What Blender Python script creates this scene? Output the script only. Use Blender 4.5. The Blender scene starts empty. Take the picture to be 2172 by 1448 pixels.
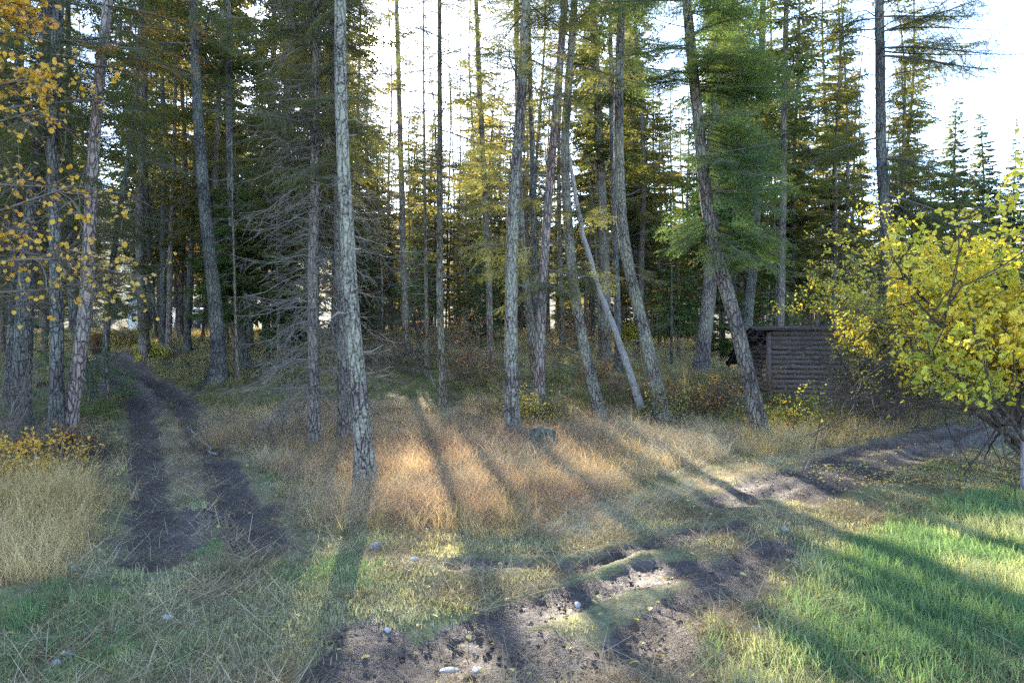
import bpy, math, random
import numpy as np
from mathutils import Vector

S = bpy.context.scene
COL = S.collection
random.seed(7)
R0 = np.random.default_rng(7)

# ------------------------------------------------------------------ camera, sky, sun, exposure
EYE = 1.6
F = 1448.0                      # focal length in photo pixels, photo 2172 wide
CX, CY = 1086.0, 724.0
cam_d = bpy.data.cameras.new('camera')
cam_d.sensor_width = 36.0; cam_d.lens = 24.0
cam_d.clip_start = 0.05; cam_d.clip_end = 6000
cam = bpy.data.objects.new('camera', cam_d); COL.objects.link(cam)
cam.location = (0, 0, EYE); cam.rotation_euler = (math.pi/2, 0, 0)
S.camera = cam

SUN = Vector((803-CX, F, CY-98)).normalized()
SUN_EL = math.asin(SUN.z); SUN_AZ = math.atan2(SUN.x, SUN.y)
w = bpy.data.worlds.new('World'); S.world = w; w.use_nodes = True
nt = w.node_tree; nt.nodes.clear()
wo = nt.nodes.new('ShaderNodeOutputWorld'); bg = nt.nodes.new('ShaderNodeBackground')
sky = nt.nodes.new('ShaderNodeTexSky'); sky.sky_type = 'NISHITA'; sky.sun_disc = False
sky.sun_elevation = SUN_EL; sky.sun_rotation = SUN_AZ
sky.altitude = 1500; sky.air_density = 0.85; sky.dust_density = 0.5; sky.ozone_density = 0.7
bg.inputs['Strength'].default_value = 0.15
nt.links.new(sky.outputs[0], bg.inputs['Color'])
# the sun's own disc in the sky, with its bright aureole
tc = nt.nodes.new('ShaderNodeTexCoord')
dot = nt.nodes.new('ShaderNodeVectorMath'); dot.operation = 'DOT_PRODUCT'; dot.inputs[1].default_value = SUN
nrm = nt.nodes.new('ShaderNodeVectorMath'); nrm.operation = 'NORMALIZE'
nt.links.new(tc.outputs['Generated'], nrm.inputs[0]); nt.links.new(nrm.outputs[0], dot.inputs[0])
mr = nt.nodes.new('ShaderNodeMapRange'); mr.interpolation_type = 'SMOOTHSTEP'
mr.inputs['From Min'].default_value = math.cos(math.radians(1.7)); mr.inputs['From Max'].default_value = math.cos(math.radians(0.6))
mr.inputs['To Max'].default_value = 5.0
nt.links.new(dot.outputs['Value'], mr.inputs['Value'])
bg2 = nt.nodes.new('ShaderNodeBackground'); bg2.inputs['Color'].default_value = (1, .93, .8, 1)
nt.links.new(mr.outputs[0], bg2.inputs['Strength'])
ad = nt.nodes.new('ShaderNodeAddShader')
nt.links.new(bg.outputs[0], ad.inputs[0]); nt.links.new(bg2.outputs[0], ad.inputs[1]); nt.links.new(ad.outputs[0], wo.inputs['Surface'])

sun_d = bpy.data.lights.new('sun', 'SUN'); sun_d.energy = 4.5; sun_d.angle = math.radians(0.55); sun_d.color = (1, .9, .74)
sun = bpy.data.objects.new('sun', sun_d); COL.objects.link(sun)
sun.rotation_euler = SUN.to_track_quat('Z', 'Y').to_euler(); sun.location = SUN*50

S.view_settings.view_transform = 'Standard'; S.view_settings.look = 'None'
S.view_settings.gamma = 1.0; S.view_settings.use_curve_mapping = False
S.view_settings.exposure = 3.1
S.render.engine = 'CYCLES'
S.cycles.max_bounces = 8; S.cycles.diffuse_bounces = 5; S.cycles.transmission_bounces = 4; S.cycles.transparent_max_bounces = 4
S.cycles.glossy_bounces = 2; S.cycles.caustics_reflective = False; S.cycles.caustics_refractive = False
S.cycles.use_denoising = False; S.cycles.denoiser = 'OPENIMAGEDENOISE'
S.cycles.volume_bounces = 0; S.cycles.sample_clamp_indirect = 2.0

# ------------------------------------------------------------------ small maths
def hashn(ix, iy, seed=0):
    n = (ix.astype(np.int64)*374761393 + iy.astype(np.int64)*668265263 + seed*1442695041) & 0x7fffffff
    n = ((n ^ (n >> 13))*1274126177) & 0x7fffffff
    return ((n ^ (n >> 16)) & 0xffff)/65535.0
def vnoise(x, y, seed=0):
    x = np.asarray(x, float); y = np.asarray(y, float)
    ix = np.floor(x).astype(np.int64); iy = np.floor(y).astype(np.int64)
    fx = x-ix; fy = y-iy; fx = fx*fx*(3-2*fx); fy = fy*fy*(3-2*fy)
    a = hashn(ix, iy, seed); b = hashn(ix+1, iy, seed); c = hashn(ix, iy+1, seed); d = hashn(ix+1, iy+1, seed)
    return (a*(1-fx)+b*fx)*(1-fy)+(c*(1-fx)+d*fx)*fy
def fbm(x, y, seed=0, o=3):
    v = 0; a = .5; t = 0
    for k in range(o):
        v = v + a*vnoise(x*2**k, y*2**k, seed+k*17); t += a; a *= .5
    return v/t
def sstep(a, b, x):
    t = np.clip((x-a)/(b-a), 0, 1); return t*t*(3-2*t)

def hbase(x, y):
    """large shape of the ground: a flat clearing, a wooded bank beyond it, flat again towards the cabin and the lawn"""
    x = np.asarray(x, float); y = np.asarray(y, float)
    r = np.sqrt(x*x+y*y)
    Y = np.where(y > 0, np.maximum(y, r*0.80), 0)
    prof = np.interp(Y, [0, 12, 16, 20, 25, 30, 40, 60, 120, 300, 2500], [0, 0, .27, .72, 1.18, 1.6, 2.05, 2.5, 2.9, 4, 6])
    u = x/np.maximum(y, 4.0)
    f = np.interp(u, [-3, -.75, -.3, 0, .12, .3, .42, .55, .7, 3], [.7, .9, 1, 1, .85, .55, .22, .05, .02, .02])
    z = prof*f
    z = z + np.interp(r, [0, 115, 200, 420, 900, 2500], [0, 0, 20, 80, 120, 100])*np.interp(u, [-3, -.2, .5, .8, 3], [1, .9, .7, .45, .5])*sstep(-50, 60, y)*(.75+.5*fbm(x*.006, y*.006, 44))
    z = z + .45*np.exp(-(((x+11.3)/2.6)**2+((y-22.5)/2.4)**2))           # the mound beside the track
    z = z + .35*np.exp(-(((x+3.4)/3.2)**2+((y-19.5)/1.8)**2))            # the mossy bank in the middle
    z = z + (fbm(x*.35+9, y*.35, 3)-.5)*.34*sstep(6, 22, r)*np.clip(f+.15, 0, 1)
    z = z + (fbm(x*.9+5, y*.9, 5)-.5)*.07*sstep(3, 9, r)
    return z

def ground_px(px, py):
    u = (px-CX)/F; v = (py-CY)/F
    Y = np.concatenate([np.arange(2, 20, .02), np.arange(20, 160, .1)])
    z = EYE-v*Y; g = hbase(u*Y, Y)
    k = np.nonzero(z <= g)[0]
    t = Y[k[0]] if len(k) else 60.0
    return float(u*t), float(t)
def gpoly(pts): return np.array([ground_px(*p) for p in pts])
def gz(x, y): return float(hbase(np.array([x]), np.array([y]))[0])

def seg_dist(x, y, P, closed=False):
    """distance to a polyline, arc length there, signed side"""
    best = np.full(x.shape, 1e9); sarc = np.zeros(x.shape); side = np.zeros(x.shape)
    L = 0; n = len(P)
    for i in range(n if closed else n-1):
        a = P[i]; b = P[(i+1) % n]; d = b-a; l2 = max(d@d, 1e-9); l = math.sqrt(l2)
        t = np.clip(((x-a[0])*d[0]+(y-a[1])*d[1])/l2, 0, 1)
        qx = x-(a[0]+t*d[0]); qy = y-(a[1]+t*d[1]); dist = np.sqrt(qx*qx+qy*qy)
        m = dist < best
        best = np.where(m, dist, best); sarc = np.where(m, L+t*l, sarc)
        side = np.where(m, np.sign(d[0]*qy-d[1]*qx), side); L += l
    return best, sarc, side
def inside(x, y, P):
    c = np.zeros(x.shape, bool); n = len(P)
    for i in range(n):
        x1, y1 = P[i]; x2, y2 = P[(i+1) % n]
        if y1 == y2: continue
        m = ((y1 > y) != (y2 > y)) & (x < (x2-x1)*(y-y1)/(y2-y1)+x1)
        c ^= m
    return c
def pmask(x, y, P, soft=.3, wob=.3, seed=0):
    d, _, _ = seg_dist(x, y, P, True)
    s = np.where(inside(x, y, P), d, -d)
    s = s + (fbm(x*1.3, y*1.3, 40+seed)-.5)*2*wob
    return sstep(-soft, soft, s)

# ------------------------------------------------------------------ zones of the ground (outlined on the photo, laid on the ground)
Z_LUSH = gpoly([(1600,1460),(1690,1290),(1760,1180),(1900,1090),(2020,1050),(2250,1030),(2500,1100),(2500,1460)])
Z_TALL = gpoly([(545,985),(600,950),(690,905),(860,880),(1050,872),(1250,895),(1420,915),(1560,960),(1440,1000),(1300,1035),(1215,1075),(1170,1120),(1000,1128),(820,1140),(700,1135),(655,1085),(600,1020)])
Z_TALLB = gpoly([(420,905),(560,860),(900,860),(1080,850),(1280,880),(1560,920),(1640,940),(1560,975),(1420,945),(1080,900),(700,935),(560,975),(470,960)])
Z_LEFT = gpoly([(-900,985),(0,975),(100,975),(170,1040),(190,1120),(160,1230),(60,1290),(-300,1330),(-900,1330)])
Z_LEFTG = gpoly([(-900,1240),(0,1240),(140,1230),(260,1290),(300,1400),(250,1470),(-900,1470)])
Z_CABIN = gpoly([(1560,960),(1600,905),(1700,885),(1960,862),(2010,880),(1940,915),(1760,948),(1620,975)])
Z_ROADV = gpoly([(160,860),(270,850),(300,930),(295,960),(200,960),(150,930)])
Z_PALE = gpoly([(1120,1130),(1230,1075),(1420,1030),(1600,975),(1780,950),(1900,930),(1780,975),(1560,1040),(1330,1095),(1200,1140)])
Z_MUDB = gpoly([(640,1470),(700,1385),(690,1330),(800,1325),(900,1372),(1010,1345),(1150,1350),(1250,1375),(1330,1400),(1340,1470)])
Z_MUDBR = gpoly([(1330,1400),(1400,1355),(1560,1370),(1640,1410),(1620,1470),(1330,1470)])
Z_MUDC = gpoly([(1480,1270),(1530,1190),(1600,1145),(1665,1150),(1650,1205),(1570,1280),(1500,1300)])
Z_MUDL = gpoly([(335,1110),(360,1075),(430,1080),(500,1060),(560,1080),(600,1130),(700,1165),(660,1195),(560,1170),(470,1160),(400,1190),(340,1180)])
Z_MUDL2 = gpoly([(180,1160),(240,1120),(300,1120),(330,1190),(280,1300),(200,1300)])
Z_LITTER = gpoly([(160,940),(260,955),(300,1000),(230,1050),(180,1030),(150,975)])
Z_MOSS = [gpoly([(770,800),(930,790),(960,850),(900,880),(780,870)]), gpoly([(480,830),(610,820),(640,850),(560,880),(440,870)]), gpoly([(1170,740),(1260,740),(1270,800),(1170,800)])]
Z_ROADM = gpoly([(320,1010),(340,930),(360,890),(400,880),(430,930),(470,1000),(460,1060),(380,1080)])
Z_LROAD = gpoly([(300,1200),(300,1060),(290,960),(285,900),(255,830),(190,775),(195,735),(265,750),(345,790),(412,840),(445,900),(505,1000),(590,1080),(690,1165),(600,1190),(400,1200)])
Z_TRK = gpoly([(200,800),(250,745),(340,800),(420,845),(400,880),(330,880),(280,860)])
Z_RTRK = gpoly([(1500,1060),(1650,1005),(1850,930),(2080,865),(2200,880),(2200,930),(1960,985),(1800,1040),(1700,1068),(1600,1045)])
Z_FARLAWN = gpoly([(1900,855),(1960,848),(2200,850),(2400,850),(2400,800),(2200,790),(1900,800)])
RUTS = [  # (points, half width, depth, mud, tread)
    (gpoly([(330,1190),(325,1080),(318,980),(305,910),(300,880),(285,830),(240,800),(212,765),(205,740)]), .24, .07, .85, 0),
    (gpoly([(560,1160),(520,1085),(485,1025),(450,960),(425,920),(405,880),(388,850),(350,820),(280,785),(240,760),(222,735)]), .26, .07, .9, 0),
    (gpoly([(388,858),(420,825),(450,792),(470,770)]), .16, .03, .55, 0),
    (gpoly([(2150,880),(2000,925),(1850,950),(1750,985),(1650,1020),(1540,1062)]), .26, .055, 1.0, .8),
    (gpoly([(2160,915),(1980,958),(1880,985),(1780,1020),(1690,1055)]), .30, .06, 1.0, .8),
    (gpoly([(1560,1108),(1480,1125),(1400,1152),(1310,1180)]), .14, .05, .95, 1),
    (gpoly([(1320,1180),(1200,1198),(1100,1203),(1040,1200),(965,1200)]), .13, .05, .9, .4),
    (gpoly([(1480,1200),(1330,1235),(1220,1268),(1100,1310),(1010,1350),(880,1400),(700,1470)]), .21, .035, .85, 1),
    (gpoly([(1660,1165),(1590,1200),(1520,1260),(1440,1300),(1350,1380)]), .19, .04, .85, 1),
]
CLODS = gpoly([(700,1330),(740,1345),(800,1355),(815,1338),(1100,1340),(1010,1358),(1330,1185),(1400,1150),(1530,1195),(1640,1180),(990,1205),(1100,1208),(760,1165),(1720,1050),(1500,1110)])

def zones(x, y):
    r = np.sqrt(x*x+y*y)
    mud = np.zeros(x.shape); green = np.zeros(x.shape); hz = np.zeros(x.shape); rutd = np.zeros(x.shape); wet = np.zeros(x.shape)
    wx = x+(fbm(x*2.1, y*2.1, 61)-.5)*.25; wy = y+(fbm(x*2.1+30, y*2.1, 62)-.5)*.25
    for P, hw, dep, m, tread in RUTS:
        d, s, side = seg_dist(wx, wy, P)
        inr = np.exp(-(d/hw)**4)
        patch = sstep(.28, .55, fbm(x*1.7+s*0, y*1.7, 71)+.25*m)
        mud = np.maximum(mud, min(m*1.15, 1)*inr*(.70+.30*patch)); wet = np.maximum(wet, inr*(.5+.5*patch))
        rim = np.exp(-((d-hw*1.5)/(hw*.5))**2)
        hz += -dep*inr+dep*.45*rim
        if tread:
            lug = (np.sin((s*2*math.pi/.13)+side*d*9) > .1)*1.0
            hz += tread*.017*lug*inr*sstep(.3, .5, fbm(x*3, y*3, 75))
        rutd = np.maximum(rutd, np.exp(-(d/(hw*1.55))**4))
    for P, m, so, wo_ in ((Z_MUDB, .95, .12, .16), (Z_MUDBR, .6, .2, .25), (Z_MUDC, .9, .12, .15), (Z_MUDL, .95, .2, .35), (Z_MUDL2, .6, .25, .5), (Z_ROADM, .45, .3, .6), (Z_LROAD, .36, .25, .5), (Z_TRK, .8, .4, .8), (Z_RTRK, .55, .25, .4)):
        k = pmask(x, y, P, so, wo_, 3)
        mud = np.maximum(mud, m*k)
        if m > .8: hz += -.02*k; wet = np.maximum(wet, k*sstep(.35, .6, fbm(x*1.2, y*1.2, 86)))
    # tread bands printed across the mud by the camera
    k = pmask(x, y, Z_MUDB, .1, .12, 3)
    dirx, diry = .78, .62
    a = x*dirx+y*diry; b = -x*diry+y*dirx
    lug = sstep(-.3, .3, np.sin((a+.35*np.abs(((b/.34) % 1)-.5))*2*math.pi/.095))*sstep(.35, .6, fbm(x*2.2, y*2.2, 81))
    hz += k*lug*.015
    lush = pmask(x, y, Z_LUSH, .35, .35, 5)
    leftg = pmask(x, y, Z_LEFTG, .3, .4, 6)
    tall = pmask(x, y, Z_TALL, .18, .30, 7)
    tallb = pmask(x, y, Z_TALLB, .4, .9, 8)
    left = pmask(x, y, Z_LEFT, .15, .25, 9)
    cabg = pmask(x, y, Z_CABIN, .3, .3, 10)
    pale = pmask(x, y, Z_PALE, .3, .3, 11)
    litter = pmask(x, y, Z_LITTER, .3, .3, 13)
    moss = np.zeros(x.shape)
    for P in Z_MOSS: moss = np.maximum(moss, pmask(x, y, P, .5, .9, 12))
    farl = pmask(x, y, Z_FARLAWN, .5, .5, 14)
    # the woodland floor
    wood = sstep(11.5, 14.5, y)*np.interp(x/np.maximum(y, 4), [-2, .38, .48, 2], [1, 1, 0, 0])
    wood = np.maximum(wood, sstep(6.5, 9.5, r)*np.interp(x/np.maximum(y, 1), [-9, -.62, -.55, 9], [1, 1, 0, 0]))
    wood = wood*(1-tall)*(1-tallb*.9)
    mud = np.clip(mud*(1-lush*.9)*(1-.8*left), 0, 1)
    return dict(mud=mud, hz=hz, lush=lush, leftg=leftg, tall=tall, tallb=tallb, left=left, cabg=cabg, pale=pale, litter=litter, moss=moss, wood=wood, rut=rutd, farl=farl, wet=wet, lroad=pmask(x, y, Z_LROAD, .25, .4, 3))

# ------------------------------------------------------------------ mesh building
class Geo:
    def __init__(s): s.v = []; s.f = []; s.m = []; s.n = 0; s.at = []
    def add(s, v, f, m=0, at=None):
        v = np.asarray(v, np.float32).reshape(-1, 3)
        if len(v) == 0: return
        f = np.asarray(f, np.int64); s.v.append(v); s.f.append(f+s.n); s.m.append(np.full(len(f), m, np.int32)); s.n += len(v)
    def merge(s, g, M=None, p=None):
        for v, f, m in zip(g.v, g.f, g.m): pass
    def tris(s): return sum(len(f)*(f.shape[1]-2) for f in s.f)
    def mesh(s, name, mats, smooth=False):
        me = bpy.data.meshes.new(name)
        V = np.concatenate(s.v) if s.v else np.zeros((0, 3), np.float32)
        me.vertices.add(len(V)); me.vertices.foreach_set('co', V.ravel())
        loops = np.concatenate([f.ravel() for f in s.f]) if s.f else np.zeros(0)
        tot = np.concatenate([np.full(len(f), f.shape[1]) for f in s.f]) if s.f else np.zeros(0)
        start = np.concatenate([[0], np.cumsum(tot)[:-1]]) if len(tot) else tot
        me.loops.add(len(loops)); me.loops.foreach_set('vertex_index', loops.astype(np.int32))
        me.polygons.add(len(tot)); me.polygons.foreach_set('loop_start', start.astype(np.int32))
        me.polygons.foreach_set('loop_total', tot.astype(np.int32))
        if s.m: me.polygons.foreach_set('material_index', np.concatenate(s.m))
        if smooth: me.polygons.foreach_set('use_smooth', np.ones(len(tot), bool))
        for m in (mats if isinstance(mats, (list, tuple)) else [mats]): me.materials.append(m)
        me.update(calc_edges=True); me.validate()
        return me

TRI_TOTAL = 0
def link(name, me, parent=None, loc=None, rot=None):
    o = bpy.data.objects.new(name, me); COL.objects.link(o)
    if parent: o.parent = parent
    if loc is not None: o.location = loc
    if rot is not None: o.rotation_euler = rot
    return o
def tag(o, label=None, cat=None, group=None, kind=None):
    if label: o['label'] = label
    if cat: o['category'] = cat
    if group: o['group'] = group
    if kind: o['kind'] = kind
    return o
def empty(name, loc, rz=0):
    o = link(name, None, None, loc, (0, 0, rz)); o.empty_display_size = .2
    return o

def tubes(P, R, sides=3):
    """P n,K,3  R n,K  -> verts, quads"""
    P = np.asarray(P, float); R = np.asarray(R, float)
    n, K, _ = P.shape
    T = np.gradient(P, axis=1) if K > 2 else np.repeat((P[:, 1:]-P[:, :1]), 2, axis=1)
    T /= np.linalg.norm(T, axis=2, keepdims=True)+1e-9
    ref = np.where(np.abs(T[..., 2:3]) > .9, np.array([1., 0, 0]), np.array([0, 0, 1.]))
    A = np.cross(T, ref); A /= np.linalg.norm(A, axis=2, keepdims=True)+1e-9
    B = np.cross(T, A)
    ang = np.arange(sides)*2*math.pi/sides
    V = P[:, :, None, :]+R[:, :, None, None]*(A[:, :, None, :]*np.cos(ang)[None, None, :, None]+B[:, :, None, :]*np.sin(ang)[None, None, :, None])
    i = np.arange(n)[:, None, None]*K*sides+np.arange(K-1)[None, :, None]*sides
    j = np.arange(sides)[None, None, :]; j2 = (j+1) % sides
    Q = np.stack([i+j, i+j2, i+sides+j2, i+sides+j], -1).reshape(-1, 4)
    return V.reshape(-1, 3), Q

def box(g, c, s, M=None, m=0):
    v = np.array([[x, y, z] for x in (-.5, .5) for y in (-.5, .5) for z in (-.5, .5)])*np.array(s)
    if M is not None: v = v@np.array(M).T
    g.add(v+np.array(c), [[0, 1, 3, 2], [4, 6, 7, 5], [0, 4, 5, 1], [2, 3, 7, 6], [0, 2, 6, 4], [1, 5, 7, 3]], m)

# ------------------------------------------------------------------ materials
def newmat(name):
    m = bpy.data.materials.new(name); m.use_nodes = True
    t = m.node_tree; t.nodes.clear()
    return m, t, t.nodes, t.links
def N(t, typ, **kw):
    n = t.nodes.new(typ)
    for k, v in kw.items():
        if k in n.inputs.keys(): n.inputs[k].default_value = v
        else: setattr(n, k, v)
    return n
def ramp(t, fac, stops):
    r = t.nodes.new('ShaderNodeValToRGB'); e = r.color_ramp.elements
    while len(e) < len(stops): e.new(.5)
    for k, (p, c) in enumerate(stops): e[k].position = p; e[k].color = (*c, 1)
    t.links.new(fac, r.inputs[0]); return r.outputs[0]
def mixc(t, a, b, fac):
    m = t.nodes.new('ShaderNodeMix'); m.data_type = 'RGBA'
    for s_, i in ((a, 6), (b, 7)):
        if isinstance(s_, tuple): m.inputs[i].default_value = (*s_, 1)
        else: t.links.new(s_, m.inputs[i])
    if isinstance(fac, float): m.inputs[0].default_value = fac
    else: t.links.new(fac, m.inputs[0])
    return m.outputs[2]
def math_(t, op, a, b=None, clamp=False):
    m = t.nodes.new('ShaderNodeMath'); m.operation = op; m.use_clamp = clamp
    for s_, i in ((a, 0), (b, 1)):
        if s_ is None: continue
        if isinstance(s_, (int, float)): m.inputs[i].default_value = s_
        else: t.links.new(s_, m.inputs[i])
    return m.outputs[0]
def noise(t, vec, scale, detail=3, rough=.55):
    n = t.nodes.new('ShaderNodeTexNoise'); n.inputs['Scale'].default_value = scale; n.inputs['Detail'].default_value = detail
    n.inputs['Roughness'].default_value = rough; t.links.new(vec, n.inputs['Vector']); return n.outputs['Fac']

def leafmat(name, cols, trans, tw=.5, scale=.8, inst=False, fine=9.0, gloss=True):
    """a thin leaf: reflects and lets light through; colour varies from spray to spray"""
    m, t, n, l = newmat(name)
    geo = n.new('ShaderNodeNewGeometry'); out = n.new('ShaderNodeOutputMaterial')
    a = noise(t, geo.outputs['Position'], scale, 2); b = noise(t, geo.outputs['Position'], fine, 1)
    fac = math_(t, 'ADD', math_(t, 'MULTIPLY', a, .65), math_(t, 'MULTIPLY', b, .35))
    if inst:
        at = n.new('ShaderNodeAttribute'); at.attribute_type = 'INSTANCER'; at.attribute_name = 'tint'
        fac = math_(t, 'ADD', math_(t, 'MULTIPLY', fac, .45), math_(t, 'MULTIPLY', at.outputs['Fac'], .55))
    k = len(cols)
    c = ramp(t, fac, [(.32+.36*i/(k-1), cc) for i, cc in enumerate(cols)])
    c2 = ramp(t, fac, [(.32+.36*i/(k-1), tuple(x*y for x, y in zip(cc, trans))) for i, cc in enumerate(cols)])
    d = n.new('ShaderNodeBsdfPrincipled') if gloss else n.new('ShaderNodeBsdfDiffuse')
    if gloss:
        l.new(c, d.inputs['Base Color']); d.inputs['Roughness'].default_value = .55
        d.inputs['Specular IOR Level'].default_value = .35
    else: l.new(c, d.inputs['Color'])
    tr = n.new('ShaderNodeBsdfTranslucent'); l.new(c2, tr.inputs['Color'])
    mx = n.new('ShaderNodeMixShader'); mx.inputs[0].default_value = tw
    l.new(d.outputs[0], mx.inputs[1]); l.new(tr.outputs[0], mx.inputs[2]); l.new(mx.outputs[0], out.inputs['Surface'])
    return m

def barkmat(name, dark, mid, light, lich=.35, sc=1.0, lcol=(.34, .36, .30)):
    m, t, n, l = newmat(name)
    out = n.new('ShaderNodeOutputMaterial'); d = n.new('ShaderNodeBsdfPrincipled'); d.inputs['Roughness'].default_value = .92
    d.inputs['Specular IOR Level'].default_value = .15
    tc = n.new('ShaderNodeTexCoord'); mp = n.new('ShaderNodeMapping'); mp.inputs['Scale'].default_value = (1, 1, .28)
    l.new(tc.outputs['Object'], mp.inputs[0])
    v = n.new('ShaderNodeTexVoronoi'); v.feature = 'DISTANCE_TO_EDGE'; v.inputs['Scale'].default_value = 19*sc
    nz = n.new('ShaderNodeTexNoise'); nz.inputs['Scale'].default_value = 9; nz.inputs['Detail'].default_value = 3; l.new(mp.outputs[0], nz.inputs['Vector'])
    mm = n.new('ShaderNodeMix'); mm.data_type = 'VECTOR'; mm.inputs[0].default_value = .09
    l.new(mp.outputs[0], mm.inputs[4]); l.new(nz.outputs['Color'], mm.inputs[5]); l.new(mm.outputs[1], v.inputs['Vector'])
    crack = ramp(t, v.outputs['Distance'], [(0, (0, 0, 0)), (.16, (1, 1, 1))])
    n1 = noise(t, tc.outputs['Object'], 5, 4); n2 = noise(t, tc.outputs['Object'], 38, 3, .7); n3 = noise(t, tc.outputs['Object'], 1.4, 2)
    base = mixc(t, mid, light, n1)
    base = mixc(t, dark, base, crack)
    lm = ramp(t, math_(t, 'ADD', n2, math_(t, 'MULTIPLY', math_(t, 'SUBTRACT', n3, .22), .75)), [(.70-.12*lich, (0, 0, 0)), (.80-.12*lich, (1, 1, 1))])
    lf = math_(t, 'MULTIPLY', lm, min(1, lich*2.0))
    base = mixc(t, base, lcol, lf)
    l.new(base, d.inputs['Base Color'])
    b = n.new('ShaderNodeBump'); b.inputs['Strength'].default_value = 1.0; b.inputs['Distance'].default_value = .035
    hh = math_(t, 'ADD', crack, math_(t, 'MULTIPLY', n2, .7)); l.new(hh, b.inputs['Height']); l.new(b.outputs[0], d.inputs['Normal'])
    l.new(d.outputs[0], out.inputs['Surface']); return m

def simplemat(name, c1, c2, scale=8, rough=.9, stretch=(1, 1, 1), bump=.3, spec=.2):
    m, t, n, l = newmat(name)
    out = n.new('ShaderNodeOutputMaterial'); d = n.new('ShaderNodeBsdfPrincipled'); d.inputs['Roughness'].default_value = rough
    d.inputs['Specular IOR Level'].default_value = spec
    tc = n.new('ShaderNodeTexCoord'); mp = n.new('ShaderNodeMapping'); mp.inputs['Scale'].default_value = stretch
    l.new(tc.outputs['Object'], mp.inputs[0])
    f = noise(t, mp.outputs[0], scale, 5, .65); c = ramp(t, f, [(.3, c1), (.7, c2)])
    l.new(c, d.inputs['Base Color'])
    if bump:
        b = n.new('ShaderNodeBump'); b.inputs['Strength'].default_value = bump; b.inputs['Distance'].default_value = .02
        l.new(f, b.inputs['Height']); l.new(b.outputs[0], d.inputs['Normal'])
    l.new(d.outputs[0], out.inputs['Surface']); return m

M = {}
M['fir'] = leafmat('fir_needles', [(.062, .078, .038), (.095, .108, .045), (.15, .145, .055)], (1.7, 1.55, .8), .46, .45, gloss=False)
M['firbright'] = leafmat('young_fir_needles', [(.055, .095, .045), (.085, .135, .055), (.15, .18, .06)], (1.6, 1.6, .85), .45, .7, gloss=False)
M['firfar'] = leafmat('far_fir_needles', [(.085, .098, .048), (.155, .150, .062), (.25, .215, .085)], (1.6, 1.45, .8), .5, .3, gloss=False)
M['firhaze'] = leafmat('haze_tinted_needles', [(.12, .15, .11), (.17, .19, .13), (.24, .25, .15)], (1.4, 1.4, .9), .5, .3, gloss=False)  # far firs: haze of distance put into a paler needle colour
M['larch'] = leafmat('golden_larch_needles', [(.30, .15, .03), (.42, .22, .04), (.46, .28, .06)], (1.5, 1.3, .7), .5, .8, gloss=False)
M['aspen'] = leafmat('orange_round_leaves', [(.46, .20, .06), (.58, .31, .04), (.56, .38, .06), (.40, .25, .14)], (1.3, 1.2, .6), .5, 2.0, fine=22)
M['yellow'] = leafmat('yellow_green_leaves', [(.27, .32, .06), (.50, .46, .06), (.66, .50, .06), (.60, .40, .07)], (1.2, 1.15, .6), .5, 1.0, fine=14)
M['yellow2'] = leafmat('small_yellow_leaves', [(.26, .29, .05), (.43, .39, .06), (.52, .40, .07)], (1.3, 1.2, .6), .5, 1.6, fine=18)
M['rustleaf'] = leafmat('rust_leaves', [(.17, .09, .05), (.26, .14, .06), (.33, .24, .09)], (1.3, 1.1, .6), .4, 1.6, fine=18)
M['rosy'] = leafmat('olive_shrub_leaves', [(.16, .17, .05), (.28, .25, .07), (.36, .20, .07)], (1.3, 1.2, .6), .4, 1.6, fine=18)
M['bark'] = barkmat('grey_fir_bark', (.032, .025, .026), (.110, .082, .080), (.16, .128, .122), .3, lcol=(.28, .26, .20))
M['barklich'] = barkmat('lichen_fir_bark', (.034, .027, .027), (.105, .080, .078), (.155, .125, .118), .42, lcol=(.29, .275, .21))
M['barkdark'] = barkmat('dark_fir_bark', (.020, .018, .018), (.062, .055, .055), (.10, .09, .088), .15)
M['barkred'] = barkmat('reddish_larch_bark', (.06, .038, .036), (.20, .135, .125), (.28, .20, .19), .2)
M['barkbrown'] = barkmat('brown_fir_bark', (.035, .026, .02), (.12, .085, .06), (.18, .13, .09), .2)
M['deadlog'] = simplemat('stripped_dead_wood', (.12, .10, .09), (.34, .31, .29), 7, .85, (6, 6, .6), .6)
M['twig'] = simplemat('twig_bark', (.07, .055, .045), (.15, .12, .10), 20, .9, bump=0)
M['deadtwig'] = simplemat('dead_twig_with_lichen', (.075, .062, .055), (.185, .165, .145), 14, .95, bump=0)
M['darktwig'] = simplemat('dark_twig', (.035, .028, .024), (.09, .07, .06), 20, .9, bump=0)
M['branch'] = simplemat('branch_bark', (.06, .05, .045), (.16, .13, .12), 20, .9, bump=.3)
M['log'] = simplemat('weathered_log', (.045, .034, .032), (.14, .112, .105), 5, .9, (.5, 8, 8), .7)
M['logend'] = simplemat('dark_inner_wood', (.012, .010, .010), (.03, .025, .022), 6, .95)
M['board'] = simplemat('roof_board', (.03, .026, .026), (.10, .09, .09), 6, .9, (1, 8, 8), .5)
M['rock'] = simplemat('lichen_rock', (.010, .011, .008), (.13, .13, .10), 18, .95, bump=1)
M['stone'] = simplemat('pale_stone', (.20, .20, .21), (.42, .42, .42), 9, .8, bump=.5)
M['stoned'] = simplemat('grey_stone', (.10, .10, .12), (.26, .26, .30), 9, .8, bump=.5)
M['post'] = simplemat('weathered_post', (.13, .11, .14), (.30, .27, .31), 7, .85, (6, 6, .6), .5)
M['mossrot'] = simplemat('rotten_mossy_log', (.03, .026, .018), (.13, .12, .05), 7, .95, bump=.8)
M['white'] = simplemat('white_paint', (.70, .72, .75), (.82, .84, .86), 3, .6, bump=0)
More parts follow.
